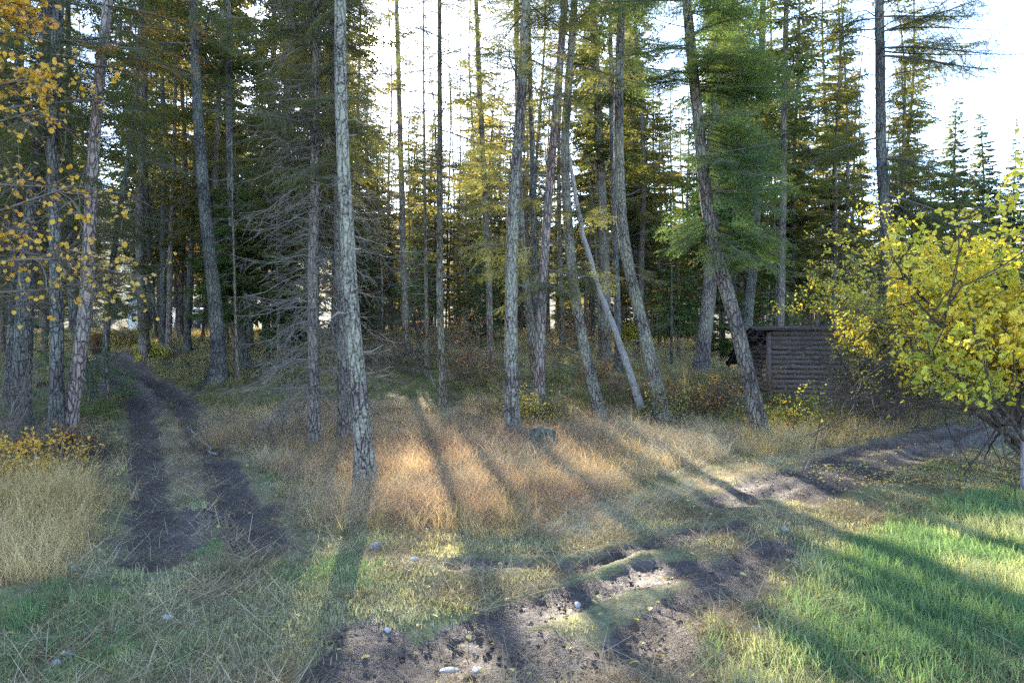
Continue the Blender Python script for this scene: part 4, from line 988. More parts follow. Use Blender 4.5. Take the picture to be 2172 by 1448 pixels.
for i, (px, Y, h, n, lm, pl, lab) in enumerate((
        (1610, 15.6, 1.2, 5, 'rustleaf', .5, 'twiggy grey shrub with a few reddish leaves at the cabin corner'),
        (1660, 12.2, .9, 6, 'yellow2', 2.2, 'thin yellow flecked shrub beside the foot of the leaning green fir'),
        (1745, 13.2, .55, 7, 'rosy', 2.5, 'low olive and tan shrub in front of the cabin wall'),
        (1480, 14.2, .9, 14, 'rustleaf', 1.0, 'low reddish twiggy shrub between the bent grey fir and the leaning green fir'),
        (1530, 15.4, .9, 12, 'rosy', 1.2, 'olive brown shrub before the stout grey trunk'),
        (1440, 13.2, .8, 10, 'rosy', 1.6, 'small olive shrub at the foot of the bent grey fir'),
        (1345, 15, .7, 8, 'rustleaf', 1.8, 'low rusty shrub near the foot of the stripped pole'),
        (1180, 24, 2.2, 9, 'rustleaf', .5, 'vase shaped bare shrub on the sunny slope beyond the boulder'),
        (1262, 17.5, .8, 8, 'rustleaf', 2.5, 'knee high rust leaved shrub under the broad brown trunk'),
        (1010, 17, 1.4, 10, 'rustleaf', .6, 'bare upright shrub in golden grass right of the slender pole'.replace('right of', 'beside')),
        (975, 20, 1.8, 8, 'rustleaf', .3, 'bare brown stems on the shaded bank past the slender pole'),
        (1130, 12.2, 1.0, 10, 'rosy', 3.0, 'yellowing leafy shrub around the base of the reddish fir'),
        (1055, 13.4, .9, 8, 'rosy', 1.5, 'sparse weedy shrub beside the lichen speckled trunk'),
        (805, 22, 2.3, 4, None, 0, 'several bare leaning stems rising from one foot on the bank'),
        (280, 25, .9, 14, 'rosy', 3.0, 'low olive bush on the bank above the dirt track'),
        (325, 21, .6, 7, 'yellow2', 2.5, 'small yellow bush where the track forks'),
        (225, 27, 1.0, 12, 'rustleaf', 2.0, 'brown leaved brush on the crest beside the track'),
        (1330, 33, 1.4, 8, 'yellow2', 5.0, 'bright yellow bush glowing at the far end of the meadow'),
        (1620, 31, 1.8, 8, 'yellow2', 3.0, 'yellow bush behind the sagging cabin roof'),
        (590, 10.4, .8, 5, None, 0, 'thin dark weed stems in rusty grass beside the track'),
        (110, 9.3, .45, 10, 'rustleaf', 9, 'rust red dead fern at the foot of the black trunk'),
        (45, 7.6, .75, 8, 'aspen', 2.6, 'small yellow leaved seedling above the tall straw at the track edge'),
        (60, 8.7, 1.7, 4, None, 0, 'bare grey sapling arching among the black trunks'),
        (185, 9.0, .5, 8, None, 0, 'low tangle of bare brush below the leaning larch'),
        )):
    shrub('shrub' if lm else 'bare_shrub', lab, 'shrub', wpos(px, Y), Y, n, h, 100+i, lm, .045 if Y < 20 else .07, pl, 'darktwig' if i % 2 else 'twig', spread=.5, depth=3 if n > 4 else 4, rad=.008 if n > 4 else .02, base_r=.25, stemlen=.6)
# aspen standing just outside the frame, its branches with round orange leaves reaching in
def aspen():
    Y = 5.4; x = -4.75; r = np.random.default_rng(61); z0 = 0
    root = empty('aspen_tree', (x, Y, z0)); tag(root, 'aspen boughs with round orange and yellow leaves reaching in across the dark trunks', 'aspen')
    zz = np.arange(-.2, 9, .2); C = np.stack([.05*np.sin(zz), .05*np.cos(zz*.7), zz], -1)
    link('trunk', trunk_geo(C, .085*(1-zz.clip(0)/9.5)+.01, 12, 4).mesh('trunk', M['twig'], True), root)
    gl = Geo(); pts = []
    # (height, direction, length, leafiness)
    for z, d, L, k, n in ((3.15, (1, .0, .06), 1.25, 1.0, 7), (3.55, (1, .1, .2), 1.15, 9, 14), (3.9, (1, -.1, .05), 1.05, 12, 16), (4.25, (1, .15, .0), .9, 12, 16), (3.3, (1, .25, .35), 1.4, 6, 10), (2.85, (1, .1, .02), 1.2, 2.5, 10), (2.5, (1, .1, .1), 1.5, 3, 16), (2.35, (1, .3, .02), 1.6, 3.4, 18), (2.15, (1, -.1, .06), 1.35, 2.6, 14), (1.95, (1, .2, .05), 1.45, 2.6, 14), (4.6, (1, 0, -.1), .8, 10, 14)):
        out = []; tips = []
        grow(r, (0, 0, z), d, L, .016, 0, out, tips, .22, .0)
        P = out[0][0]
        for q in range(int(n*1.5)):
            f = r.uniform(.2, 1.0); s_ = np.array([np.interp(f*5, range(6), P[:, j]) for j in range(3)])
            grow(r, s_, np.array([.7, r.normal()*.6, r.normal()*.45+.02]), L*r.uniform(.14, .32), .0055, 1, out, tips, .35, 0, (1, 2), spread=.45)
        g = Geo(); woody(g, out); link('branch', g.mesh('branch', M['twig'], True), root)
        for T in tips:
            m = r.poisson(k*.38)
            if m:
                f = r.uniform(.3, 1, m)*(len(T)-1); pts.append(np.stack([np.interp(f, range(len(T)), T[:, j]) for j in range(3)], -1))
    pts = np.concatenate(pts); leaves(gl, pts, .041, r, ratio=.95, droop=.55); link('foliage', gl.mesh('foliage', M['aspen']), root)
aspen()

# ------------------------------------------------------------------ the log cabin
def cabin():
    A0 = np.array([6.63, 17.5]); wd = np.array([.985, -.172]); ed = np.array([.172, .985]); z0 = .02
    root = empty('log_cabin', (A0[0], A0[1], z0), math.atan2(wd[1], wd[0])); tag(root, 'low dark weathered log cabin with a sagging plank roof behind yellow shrubs', 'log cabin')
    Lf, Ld = 3.5, 4.0; hs = .1235; n = 15; r = np.random.default_rng(5)
    def logmesh(L, seed):
        K = 9; t = np.linspace(0, L, K); rr = np.random.default_rng(seed)
        P = np.stack([t, .006*rr.normal(size=K), .005*rr.normal(size=K)], -1)
        V, Q = tubes([P], [.064+.004*rr.normal(size=K)], 9); g = Geo(); g.add(V, Q)
        g.add(V[:9], [list(range(9))]); g.add(V[-9:], [list(range(9))]); return g.mesh('log', M['log'], False)
    front = [logmesh(Lf, i) for i in range(4)]; end = [logmesh(Ld, 10+i) for i in range(4)]
    fw = link('front_wall', None, root); ew = link('end_wall', None, root); bw = link('back_wall', None, root); rw = link('far_end_wall', None, root)
    for i in range(n):
        z = .06+i*hs
        link('log', front[i % 4], fw, (.0, 0, z), (r.uniform(0, 6), 0, 0)).location = (r.uniform(-.01, .03), .0, z)
        if z < 1.45:
            link('log', end[i % 4], ew, (0, .02, z+.0), (0, 0, math.pi/2))
            link('log', end[(i+1) % 4], rw, (Lf, .02, z+.0), (0, 0, math.pi/2))
            if z < 1.3: link('log', front[(i+2) % 4], bw, (0, Ld, z), (0, 0, 0))
    g = Geo(); box(g, (Lf/2, .055, .95), (Lf-.02, .03, 1.85)); link('inner_lining', g.mesh('inner_lining', M['logend']), root)
    for x, y, h in ((-.06, -.07, 1.82), (-.07, Ld, 1.2), (Lf+.02, -.06, 1.82)):
        g = Geo(); box(g, (x, y, h/2), (.11, .09, h)); link('corner_post', g.mesh('corner_post', M['log']), root)
    # roof falling to the back and sagging towards the near end
    rf = link('roof', None, root)
    def rz(x, y): return 1.93-.03*x*0-(y+.25)*.10-.035*(max(y, 0)**2)*np.interp(x, [-.6, 1.0], [1.0, .75])+.004*math.sin(x*3)
    for k, y in enumerate(np.arange(-.25, Ld+.35, .21)):
        xs = np.linspace(-.55+r.uniform(-.05, .05), Lf+.45+r.uniform(-.05, .05), 7)
        g = Geo(); P = []
        for x in xs: 
            for yy, dz in ((y, 0), (y+.2, 0), (y+.2, .022), (y, .022)): P.append([x, yy, rz(x, yy)+dz+r.uniform(-.004, .004)+.009*(k % 2)])
        Q = []
        for i in range(6):
            for j in range(4): Q.append([i*4+j, i*4+(j+1) % 4, i*4+4+(j+1) % 4, i*4+4+j])
        Q += [[0, 1, 2, 3], [27, 26, 25, 24]]
        g.add(P, Q); link('roof_board', g.mesh('roof_board', M['board']), rf)
    for x in (-.45, .5, 1.6, 2.7, 3.7):
        g = Geo(); ys = np.linspace(-.3, Ld+.3, 9); P = np.stack([ys*0+x, ys, np.array([rz(x, q) for q in ys])-.045], -1)
        V, Q = tubes([P], [np.full(9, .035)], 6); g.add(V, Q); link('rafter', g.mesh('rafter', M['board']), rf)
    g = Geo(); box(g, (Lf/2, -.27, 1.915), (Lf+1.0, .03, .10)); link('eave_board', g.mesh('eave_board', M['log']), rf)
cabin()

# ------------------------------------------------------------------ the pale buildings beyond the crest
def far_house(px, Y, wdt, dep, h, label, roofh, name='white_shed'):
    x = wpos(px, Y); z = gz(x, Y); root = empty(name, (x, Y, z-.05), .12); tag(root, label, 'shed' if name == 'white_shed' else 'trailer')
    g = Geo(); box(g, (0, 0, h/2), (wdt, dep, h)); link('wall', g.mesh('wall', M['white']), root)
    g = Geo(); a, b, e = wdt/2+.25, dep/2+.25, h
    V = [[-a, -b, e], [a, -b, e], [a, b, e], [-a, b, e], [-a*.55, 0, e+roofh], [a*.55, 0, e+roofh]]
    g.add(V, [[0, 1, 5, 4], [2, 3, 4, 5], [3, 2, 1, 0]]); g.f.append(np.array([[1, 2, 5], [3, 0, 4]])); g.m.append(np.zeros(2, np.int32))
    link('roof', g.mesh('roof', M['white']), root)
    for k in (-.3, .05, .34):
        g = Geo(); box(g, (k*wdt, -dep/2-.01, h*.55), (wdt*.13, .06, h*.3)); link('window', g.mesh('window', M['glassd']), root)
    g = Geo(); box(g, (.2*wdt, -dep/2-.01, h*.4), (.85, .05, h*.75)); link('door', g.mesh('door', M['glassd']), root)
far_house(314, 66, 2.6, 2.6, 2.6, 'small white building glimpsed between thin trunks over the crest of the bank', .7)
far_house(402, 70, 5.2, 2.4, 2.3, 'long white trailer glimpsed between the paired firs and the curving dark fir', .25, 'white_trailer')

# ------------------------------------------------------------------ logs, rock, post, stones
def lying_log(p0, p1, rad, mat, label, name='fallen_log', seed=0, lift=.0, branches=0):
    a = np.array([*ground_px(*p0), 0]); b = np.array([*ground_px(*p1), 0]); a[2] = gz(a[0], a[1])+rad*.6+lift; b[2] = gz(b[0], b[1])+rad*.6
    K = 14; t = np.linspace(0, 1, K)[:, None]; P = (b-a)*t; r = np.random.default_rng(seed)
    gg = np.array([gz(*(a+p)[:2]) for p in P])+rad*.6-a[2]; P[:, 2] = np.maximum(P[:, 2], gg)
    P[:, :2] += r.normal(size=(K, 2))*.02
    V, Q = tubes([P], [np.linspace(rad, rad*.6, K)*(1+.1*r.normal(size=K))], 10); g = Geo(); g.add(V, Q); g.add(V[:10], [list(range(10))]); g.add(V[-10:], [list(range(10))])
    if not branches:
        o = link(name, g.mesh(name, M[mat], False), None, a); tag(o, label, 'fallen log'); return
    o = empty(name, a); tag(o, label, 'fallen log'); link('trunk', g.mesh('trunk', M[mat], False), o)
    for k in range(branches):
        q = P[r.integers(2, K)]; gb = Geo(); T = DE[r.integers(3)]; T.stamp(gb, q, r.uniform(0, 6.28), r.uniform(0, .9), r.uniform(.4, 1.0), 0, 0); link('branch', gb.mesh('branch', M['deadtwig']), o)
lying_log((775, 768), (1010, 780), .10, 'mossrot', 'dark rotten log lying along the top of the mossy bank', seed=1, branches=7)
lying_log((778, 880), (935, 872), .085, 'mossrot', 'dark log half sunk at the foot of the mossy bank', seed=2)
lying_log((840, 735), (905, 750), .07, 'deadlog', 'short pale log on the sunny top of the bank', seed=3, branches=2)
lying_log((620, 760), (560, 815), .05, 'deadlog', 'thin grey log slanting down the shaded bank', seed=4, branches=2)
lying_log((1150, 790), (1215, 792), .06, 'mossrot', 'short dark log on the slope behind the reddish fir', seed=5)
lying_log((455, 965), (400, 905), .012, 'deadlog', 'thin stick lying across the track ruts', name='stick', seed=6)
lying_log((1290, 760), (1375, 772), .05, 'mossrot', 'dark log lying across the meadow behind the stripped pole', seed=7)
lying_log((780, 905), (900, 895), .05, 'mossrot', 'low mossy log in the rusty grass beyond the thick trunk', seed=8)
for i, (p0, p1, lab) in enumerate((((870, 760), (945, 850), 'pale broken pole sliding down the mossy bank'), ((930, 770), (965, 815), 'thin pale stick stuck in the mossy bank'), ((640, 800), (700, 770), 'grey broken branch below the web of dead twigs'))):
    lying_log(p0, p1, .022, 'deadlog', lab, name='broken_branch', seed=20+i, lift=.12)
# heap of brushwood on the bank
def brush(px, py, n, sp, label, seed):
    x, y = ground_px(px, py); r = np.random.default_rng(seed); g = Geo()
    for k in range(n):
        dx, dy = r.normal(size=2)*sp; T = DE[r.integers(4)]
        T.stamp(g, np.array([dx, dy, gz(x+dx, y+dy)-gz(x, y)+.05+.25*r.random()]), r.uniform(0, 6.28), r.uniform(-.1, .35), r.uniform(.6, 1.1), r.uniform(0, 3), 0)
    o = link('brushwood', g.mesh('brushwood', M['darktwig']), None, (x, y, gz(x, y))); tag(o, label, 'brushwood', kind='stuff')
brush(850, 772, 55, .75, 'dark heap of fallen twigs on the mossy bank', 1)
brush(520, 800, 22, .8, 'scattered fallen twigs on the shaded bank', 2)
brush(175, 950, 14, .35, 'tangle of fallen twigs below the leaning larch', 3)

def rock(x, y, sx, sy, sz, seed, mat, name, label, cat, group=None, res=3, sink=.25):
    import bmesh
    bm = bmesh.new(); bmesh.ops.create_icosphere(bm, subdivisions=res, radius=1)
    V = np.array([v.co[:] for v in bm.verts]); 
    n = fbm(V[:, 0]*1.3+seed+9, V[:, 1]*1.3+V[:, 2]*1.1+9, seed, 4)+.5*fbm(V[:, 2]*2+seed, V[:, 0]*2+7, seed+3, 2)
    V = V*(.45+.75*n)[:, None]; V = np.sign(V)*np.abs(V)**.8
    for v, c in zip(bm.verts, V): v.co = (c[0]*sx, c[1]*sy, c[2]*sz)
    me = bpy.data.meshes.new(name); bm.to_mesh(me); bm.free(); me.materials.append(M[mat])
    o = link(name, me, None, (x, y, gz(x, y)+sz*(1-2*sink)*.6), (0, 0, seed)); tag(o, label, cat, group); return o
x_, y_ = ground_px(1150, 965)
rock(x_, y_+.25, .22, .19, .28, 3, 'rock', 'boulder', 'mossy lichened boulder among rusty grass at the foot of the reddish fir', 'boulder', res=5, sink=.2)
for i, (px, py, sx, sy, sz, mt, lab) in enumerate((
        (1612, 1340, .055, .03, .018, 'stone', 'flat pale blue stone near the lush grass, largest on the bare ground'),
        (1563, 1381, .035, .02, .012, 'stone', 'small flat pale stone in bare soil below the largest one'),
        (1812, 1383, .022, .018, .014, 'stone', 'white pebble in yellow grass at the lawn edge'),
        (1664, 1125, .05, .03, .02, 'stone', 'pale stone on short turf between the two mud patches'),
        (119, 1414, .035, .022, .02, 'stone', 'white stone in the shaded turf near the corner of the green clump'),
        (146, 1393, .03, .02, .02, 'stoned', 'dark slate pebble in the shaded green turf'),
        (586, 1375, .03, .018, .012, 'stone', 'thin pale chip on the turf beside the dark mud'),
        (822, 1338, .022, .016, .012, 'stone', 'white pebble on the edge of the dark churned mud'),
        (952, 1425, .045, .022, .012, 'stone', 'flat pale stone in the grey mud at the bottom of the clearing'),
        (1010, 1424, .03, .018, .01, 'stone', 'paler sliver of stone beside the flat stone in grey mud'),
        (865, 1217, .022, .018, .02, 'stoned', 'round dark pebble on the turf in the middle of the clearing'),
        (1895, 1272, .03, .025, .02, 'stoned', 'grey stone at the border of the lush lawn'),
        (795, 1163, .05, .035, .03, 'stoned', 'grey lump of stone on the turf below the rusty grass'),
        (880, 1190, .04, .03, .02, 'stone', 'pale stone beside the dark streak of mud'),
        (356, 1314, .03, .02, .02, 'stone', 'pale pebble on the track mouth between green tufts'),
        (155, 1211, .03, .028, .03, 'stoned', 'dark round stone beside the tall straw clump'),
        (245, 1229, .045, .03, .015, 'stone', 'flat whitish stone beside the tall straw clump'),
        (1735, 925, .16, .1, .06, 'stoned', 'flat grey slab in dry grass before the cabin'),
        (232, 1377, .04, .02, .012, 'stone', 'white splinter of stone in the shaded turf'),
        (1225, 1285, .026, .018, .016, 'stone', 'small white pebble next to the tread marks'),
        )):
    a, b = ground_px(px, py); rock(a, b, sx, sy, sz, 11+i, mt, 'stone', lab, 'stone', 'stones lying in the clearing', 2, .2)
# post at the edge of the frame
px_, py_ = ground_px(2168, 1045); g = Geo(); V, Q = tubes([np.array([[0, 0, -.3], [0, 0, .2], [.004, 0, .45], [.006, 0, .66]])], [[.036, .035, .034, .033]], 10); g.add(V, Q); g.add(V[-10:], [list(range(10))])
tag(link('post', g.mesh('post', M['post'], False), None, (px_+.022, py_, 0)), 'short weathered purplish grey wooden post in the grass beside the yellow tree', 'post')

# ------------------------------------------------------------------ grass: tufts scattered over the ground by geometry nodes, one object for each kind of cover
def blades(n, spread, h, w, seed, bend=(.2, .9), lie=0.0, segs=4, heads=0, dirk=None):
    r = np.random.default_rng(seed); g = Geo()
    a = r.uniform(0, 6.28, n); rr = spread*np.sqrt(r.random(n)); B = np.stack([rr*np.cos(a), rr*np.sin(a), np.zeros(n)], -1)
    da = r.uniform(0, 6.28, n) if dirk is None else r.normal(size=n)*dirk
    D = np.stack([np.cos(da), np.sin(da)], -1); hh = r.uniform(h[0], h[1], n); bd = r.uniform(*bend, n)
    t = np.linspace(0, 1, segs)
    # arc of length hh, tilting over from the root
    th = (bd[:, None]*1.3)*t[None, :]**1.2+lie*r.uniform(.6, 1.1, n)[:, None]
    dt = hh[:, None]/(segs-1)
    zc = np.concatenate([np.zeros((n, 1)), np.cumsum(np.cos(th[:, :-1])*dt, 1)], 1); hc = np.concatenate([np.zeros((n, 1)), np.cumsum(np.sin(th[:, :-1])*dt, 1)], 1)
    zc = np.maximum(zc, .008*t[None, :])
    sw = (r.normal(size=n)*.25)[:, None]*hc
    P = np.stack([B[:, 0:1]+hc*D[:, 0:1]-sw*D[:, 1:2], B[:, 1:2]+hc*D[:, 1:2]+sw*D[:, 0:1], zc], -1)
    ta = r.uniform(0, 3.14, n); O = np.stack([np.cos(ta), np.sin(ta), 0*ta], -1)[:, None, :]
    wv = (r.uniform(.6, 1.3, n)*w)[:, None, None]*(1-t[None, :, None]**1.5*.92)/2
    V = np.stack([P-O*wv, P+O*wv], 2).reshape(n, segs*2, 3)
    i = (np.arange(n)*segs*2)[:, None]; k = np.arange(segs-1)[None, :]*2
    g.add(V.reshape(-1, 3), np.stack([i+k, i+k+1, i+k+3, i+k+2], -1).reshape(-1, 4))
    if heads:
        m = int(n*heads); T = P[:m, -1]; dd = P[:m, -1]-P[:m, -2]; dd /= np.linalg.norm(dd, axis=1, keepdims=True)
        q = []
        for s_ in range(6):
            b = T-dd*(s_*.012); e = b+dd*.02+r.normal(size=(m, 3))*.006; q.append(np.stack([b, b+r.normal(size=(m, 3))*.003, e], 1))
        V = np.concatenate(q).reshape(-1, 3); g.add(V, np.arange(len(V)).reshape(-1, 3))
    return g

def tuft_set(nm, mat, geos):
    c = bpy.data.collections.new(nm+'_tufts')
    for k, g in enumerate(geos):
        o = bpy.data.objects.new(nm+'_tuft_%02d' % k, g.mesh(nm+'_tuft', mat)); c.objects.link(o)
    return c, len(geos)

def cover(name, label_mat, tset, P, scl, tint, lean=.12, rot=None, seed=0):
    """one object: points on the ground, each carrying one tuft"""
    coll, nk = tset; r = np.random.default_rng(seed); n = len(P)
    me = bpy.data.meshes.new(name); me.vertices.add(n); me.vertices.foreach_set('co', P.astype(np.float32).ravel())
    def put(nm, typ, a, key='value'):
        at = me.attributes.new(nm, typ, 'POINT'); at.data.foreach_set(key, a)
    e = np.stack([r.normal(size=n)*lean, r.normal(size=n)*lean, r.uniform(0, 6.28, n) if rot is None else rot], -1).astype(np.float32)
    put('rot', 'FLOAT_VECTOR', e.ravel(), 'vector'); put('scl', 'FLOAT', scl.astype(np.float32)); put('tint', 'FLOAT', tint.astype(np.float32))
    put('idx', 'INT', r.integers(0, nk, n).astype(np.int32))
    me.materials.append(label_mat)
    ng = bpy.data.node_groups.new(name+'_scatter', 'GeometryNodeTree')
    ng.interface.new_socket('Geometry', in_out='INPUT', socket_type='NodeSocketGeometry'); ng.interface.new_socket('Geometry', in_out='OUTPUT', socket_type='NodeSocketGeometry')
    nn = ng.nodes; gi = nn.new('NodeGroupInput'); go = nn.new('NodeGroupOutput')
    ci = nn.new('GeometryNodeCollectionInfo'); ci.inputs['Collection'].default_value = coll; ci.inputs['Separate Children'].default_value = True; ci.inputs['Reset Children'].default_value = True
    ip = nn.new('GeometryNodeInstanceOnPoints'); ip.inputs['Pick Instance'].default_value = True
    def na(nm, typ):
        a = nn.new('GeometryNodeInputNamedAttribute'); a.data_type = typ; a.inputs['Name'].default_value = nm; return [o for o in a.outputs if o.enabled and o.name == 'Attribute'][0]
    l = ng.links; l.new(gi.outputs[0], ip.inputs['Points']); l.new(ci.outputs[0], ip.inputs['Instance'])
    er = nn.new('FunctionNodeEulerToRotation'); l.new(na('rot', 'FLOAT_VECTOR'), er.inputs[0]); l.new(er.outputs[0], ip.inputs['Rotation'])
    l.new(na('scl', 'FLOAT'), ip.inputs['Scale']); l.new(na('idx', 'INT'), ip.inputs['Instance Index']); l.new(ip.outputs[0], go.inputs[0])
    o = link(name, me); md = o.modifiers.new('scatter', 'NODES'); md.node_group = ng
    tag(o, kind='stuff'); return o

def candidates(n, ymin, ymax, seed, umax=.85, umin=-.85, p=2.0):
    """points spread over the wedge of ground, thinning with distance"""
    r = np.random.default_rng(seed); q = r.random(n); e = 2-p
    Y = (ymin**2+(ymax**2-ymin**2)*q)**.5 if p == 0 else (ymin*np.exp(np.log(ymax/ymin)*q))
    u = r.uniform(umin, umax, n); return u*Y, Y, r

def surf(x, y, z): return hbase(x, y)+z['hz']*sstep(40, 20, np.sqrt(x*x+y*y))

T_LAWN = tuft_set('lawn', M['lawn'], [blades(26, .12, (.012, .048), .0060, 900+i, (.4, 1.9), segs=3) for i in range(5)])
T_LUSH = tuft_set('lush', M['lushg'], [blades(38, .12, (.05, .17), .0068, 910+i, (.3, 1.8), segs=4) for i in range(5)])
T_DRY = tuft_set('dry', M['dry'], [blades(46, .26, (.30, .90), .0080, 920+i, (.6, 2.0), segs=6, lie=.3 if i < 2 else .9, heads=.25, dirk=(None if i < 2 else .7)) for i in range(6)])
T_TAN = tuft_set('tan', M['tan'], [blades(34, .20, (.20, .72), .0058, 930+i, (.2, 1.7), segs=5, lie=.18 if i < 3 else .6, heads=.4) for i in range(5)])
T_HILL = tuft_set('hill', M['hill'], [blades(36, .16, (.10, .30), .0075, 940+i, (.3, 1.5), segs=3, lie=.15) for i in range(5)])
T_STRAW = tuft_set('straw', M['pine'], [blades(26, .16, (.10, .32), .0042, 950+i, (0, .3), segs=3, lie=1.5) for i in range(5)])

def cover_all():
    x, y, r = candidates(34000, 2.6, 13, 1); z = zones(x, y)
    bare = sstep(.10, .36, np.maximum(z['mud']*1.1, .9*z['rut'])+.6*(fbm(x*3.3, y*3.3, 55)-.5))
    d = (1-bare)*(1-z['tall'])*(1-z['left'])*(1-.8*z['wood'])*(.14+.7*sstep(.42, .62, fbm(x*2.2, y*2.2, 57)))*(1-.55*z['pale'])
    k = r.random(len(x)) < d
    gp = fbm(x*.8, y*.8, 33); tint = np.clip(.86-.42*sstep(.44, .60, gp)-.12*z['leftg']-.3*z['lush']+.18*r.normal(size=len(x)), 0, 1)
    P = np.stack([x, y, surf(x, y, z)-.004], -1)
    cover('lawn_grass', M['lawn'], T_LAWN, P[k], r.uniform(.6, 1.25, k.sum()), tint[k], seed=1)
    x, y, r = candidates(24000, 2.6, 12, 2, 1.0, -1.0); z = zones(x, y)
    tuftspots = np.zeros(len(x))
    for px, py, rad in ((420, 1078, .26), (470, 1170, .25), (1700, 1395, .3), (740, 1125, .22), (790, 1140, .18), (300, 1395, .25), (240, 930, .6), (270, 915, .6), (1090, 1080, .1), (700, 1215, .3), (110, 1290, .35), (1690, 1420, .4)):
        a, b = ground_px(px, py); tuftspots = np.maximum(tuftspots, np.exp(-((x-a)**2+(y-b)**2)/rad**2))
    d = np.maximum.reduce([z['lush'], z['leftg']*.22*sstep(.50, .64, fbm(x*2.5, y*2.5, 58)), tuftspots*.7]); k = r.random(len(x)) < d
    tint = np.clip(.15+.85*sstep(.48, .66, fbm(x*1.6, y*1.6, 59))+.15*r.normal(size=len(x)), 0, 1)
    P = np.stack([x, y, surf(x, y, z)-.004], -1); sc = r.uniform(.5, 1.1, len(x))*(.65+.6*fbm(x*1.2, y*1.2, 60))*np.where(z['lush'] > .3, 1, .62)
    k &= r.random(len(x)) > z['rut']*.95; cover('lush_grass', M['lushg'], T_LUSH, P[k], sc[k], tint[k], seed=2)
    x, y, r = candidates(8500, 6.0, 16, 3, .5, -.45); z = zones(x, y)
    d = np.maximum(z['tall'], z['tallb']*.45)*(.35+.65*sstep(.36, .55, fbm(x*1.9, y*1.9, 77)))*np.where((x/y > .12), .75, 1); k = r.random(len(x)) < d
    tint = np.clip(.12+1.1*(fbm(x*.9, y*.9, 63)-.4)+.45*sstep(.05, .25, x/y)+.1*r.normal(size=len(x)), 0, 1)
    P = np.stack([x, y, surf(x, y, z)-.01], -1); rot = 1.2*np.sin(x*1.1+2)+1.5*np.cos(y*.9)+r.normal(size=len(x))*.9-1.2
    sc = r.uniform(.5, .95, len(x))*(.45+.6*fbm(x*.8, y*.8, 64))*np.interp(y, [7, 9, 12], [.75, .9, 1.05])
    cover('dry_grass', M['dry'], T_DRY, P[k], sc[k], tint[k], seed=3, rot=rot[k], lean=.22)
    x, y, r = candidates(15000, 4.5, 17, 4, .8, -1.1); z = zones(x, y)
    edge = .45*z['tall']
    d = np.maximum.reduce([z['left'], z['cabg'], edge, z['tallb']*.3, z['wood']*.22*(x/y < -.45)*(y < 13)]); k = r.random(len(x)) < d
    tint = np.clip(.35+1.1*(fbm(x*.9, y*.9, 65)-.4)+.15*r.normal(size=len(x)), 0, 1)
    P = np.stack([x, y, surf(x, y, z)-.01], -1); sc = r.uniform(.5, 1.1, len(x))*np.where(z['left'] > .3, .80, .70)*np.where(z['tall'] > .4, .8, 1)
    sc = sc*(.55+.8*fbm(x*1.4, y*1.4, 69)); cover('tan_grass', M['tan'], T_TAN, P[k], sc[k], tint[k], seed=4, lean=.28)
    x, y, r = candidates(42000, 9, 60, 5, .9, -.9); z = zones(x, y)
    d = np.clip(z['wood']*(1-z['mud'])*(1-.8*z['rut'])*sstep(.36, .56, fbm(x*.9, y*.9, 66))*(1-.7*z['moss'])*np.interp(y, [12, 20, 26], [.45, .6, 1])+.6*z['farl']+.35*(y > 13)*(x/y > .45)*(1-z['mud']), 0, 1); k = r.random(len(x)) < d
    tint = np.clip(.2+1.0*sstep(13, 26, y)*(.4+.6*fbm(x*.5, y*.5, 67))+.2*r.normal(size=len(x))-.8*z['farl'], 0, 1)
    P = np.stack([x, y, surf(x, y, z)-.01], -1); sc = r.uniform(.5, 1.2, len(x))*np.interp(y, [9, 20, 60], [.8, 1.2, 1.9])*(1-.5*z['farl'])
    cover('woodland_grass', M['hill'], T_HILL, P[k], sc[k], tint[k], seed=5)
    x, y, r = candidates(26000, 2.7, 15, 6, .85, -.85); z = zones(x, y)
    d = (.12+.55*z['pale']+.35*z['lroad']+.35*sstep(.52, .64, fbm(x*1.1, y*1.1, 68))+.3*z['tall']+.4*pmask(x, y, Z_ROADM, .6, .8, 4))*(1-z['lush'])*(1-.9*z['mud'])*(1-.93*z['rut']*(x > -1)); k = r.random(len(x)) < d
    tint = np.clip(.35+.5*z['pale']+.25*r.normal(size=len(x)), 0, 1); P = np.stack([x, y, surf(x, y, z)+.004], -1)
    cover('lying_straw', M['pine'], T_STRAW, P[k], r.uniform(.5, 1.2, k.sum()), tint[k], lean=.05, seed=6)
cover_all()

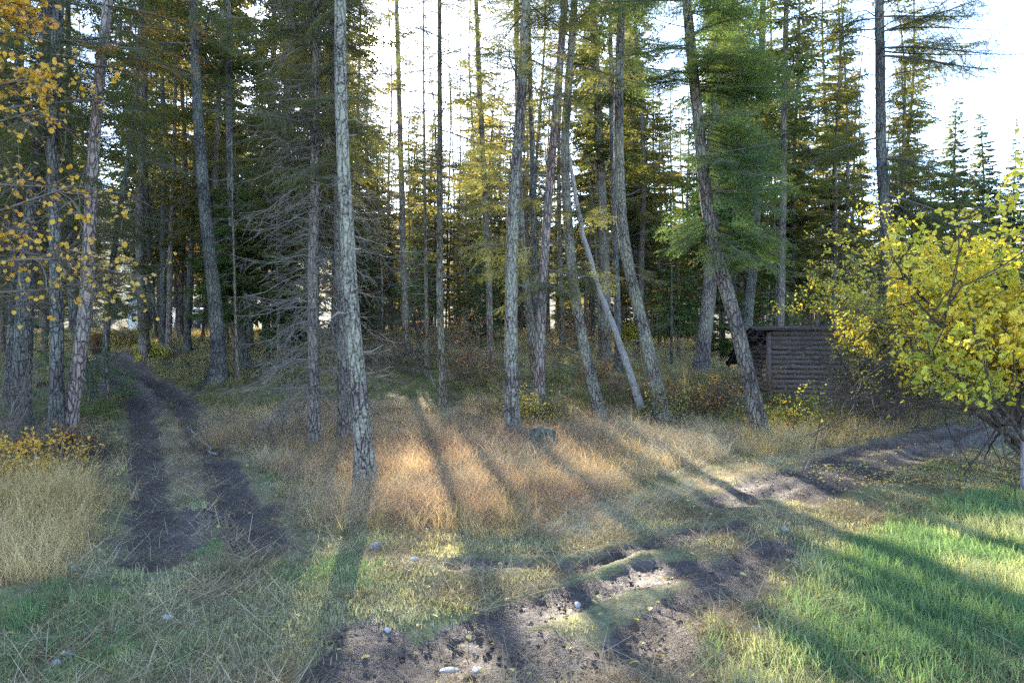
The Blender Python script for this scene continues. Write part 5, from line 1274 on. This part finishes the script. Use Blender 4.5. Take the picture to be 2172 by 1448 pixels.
# fallen leaves, clods of mud, twig litter: real geometry, one object each
def litter_all():
    r = np.random.default_rng(31); g = Geo()
    ctr = gpoly([(2040, 985), (1960, 1000), (2100, 960), (1900, 1000), (2060, 890), (2000, 870), (2120, 1010), (1850, 1010), (1990, 1030), (2080, 900), (1800, 985), (1960, 900)])
    P = []
    for c in ctr: P.append(c+r.normal(size=(110, 2))*np.array([.55, .35])*(c[1]/8))
    x, y, _ = candidates(500, 3, 12, 32); P.append(np.stack([x, y], -1))
    P = np.concatenate(P); z = zones(P[:, 0], P[:, 1]); Z = surf(P[:, 0], P[:, 1], z)+.018
    n = len(P); a = r.uniform(0, 6.28, n); s_ = r.uniform(.012, .027, n)[:, None]
    D = np.stack([np.cos(a), np.sin(a), r.normal(size=n)*.25], -1); O = np.stack([-np.sin(a), np.cos(a), r.normal(size=n)*.25], -1)
    C = np.stack([P[:, 0], P[:, 1], Z], -1)
    V = np.stack([C-D*s_, C-D*s_*.3+O*s_*.6+[0, 0, .006], C+D*s_*.5+O*s_*.5+[0, 0, .008], C+D*s_, C+D*s_*.5-O*s_*.5+[0, 0, .008], C-D*s_*.3-O*s_*.6+[0, 0, .006]], 1).reshape(-1, 3); i = np.arange(n)*6
    g.add(V, np.concatenate([np.stack([i, i+1, i+2, i+3], -1), np.stack([i, i+3, i+4, i+5], -1)]))
    tag(link('fallen_leaves', g.mesh('fallen_leaves', M['flat'])), kind='stuff')
    # clods along the churned edges
    g = Geo(); x, y, r = candidates(26000, 3.0, 12, 33); z = zones(x, y); k = r.random(len(x)) < (z['mud']**1.5)*.35; x = x[k]; y = y[k]; Z = surf(x, y, {q: v[k] for q, v in z.items()})
    n = len(x); base = np.array([[1, 0, 0], [-1, 0, 0], [0, 1, 0], [0, -1, 0], [0, 0, 1], [0, 0, -1]], float)
    s_ = r.uniform(.005, .015, n)*np.where(r.random(n) < .1, 1.6, 1); V = base[None]*(s_[:, None, None])*r.uniform(.6, 1.3, (n, 6, 1))+r.normal(size=(n, 6, 3))*.2*s_[:, None, None]
    V = V*np.array([1.2, 1.2, .8])+np.stack([x, y, Z+s_*.3], -1)[:, None]
    f = np.array([[0, 2, 4], [2, 1, 4], [1, 3, 4], [3, 0, 4], [2, 0, 5], [1, 2, 5], [3, 1, 5], [0, 3, 5]]); F_ = (f[None]+(np.arange(n)*6)[:, None, None]).reshape(-1, 3)
    g.add(V.reshape(-1, 3), F_); tag(link('mud_rubble', g.mesh('mud_rubble', M['clod'], False)), kind='stuff')
    # twigs and cones on the woodland floor
    g = Geo(); x, y, r = candidates(9000, 9, 45, 34); z = zones(x, y); k = r.random(len(x)) < z['wood']*.6; x = x[k]; y = y[k]; Z = surf(x, y, {q: v[k] for q, v in z.items()})+.02
    n = len(x); a = r.uniform(0, 6.28, n); l_ = r.uniform(.1, .45, n)*np.interp(y, [9, 45], [.8, 2]); A_ = np.stack([x, y, Z], -1); B_ = A_+np.stack([np.cos(a)*l_, np.sin(a)*l_, r.uniform(0, .12, n)], -1)
    V, Q = tubes(np.stack([A_, (A_+B_)/2+[0, 0, .02], B_], 1), np.tile([.006, .005, .003], (n, 1))*np.interp(y, [9, 45], [1, 2.5])[:, None], 3); g.add(V, Q)
    tag(link('twig_litter', g.mesh('twig_litter', M['darktwig'])), kind='stuff')
litter_all()
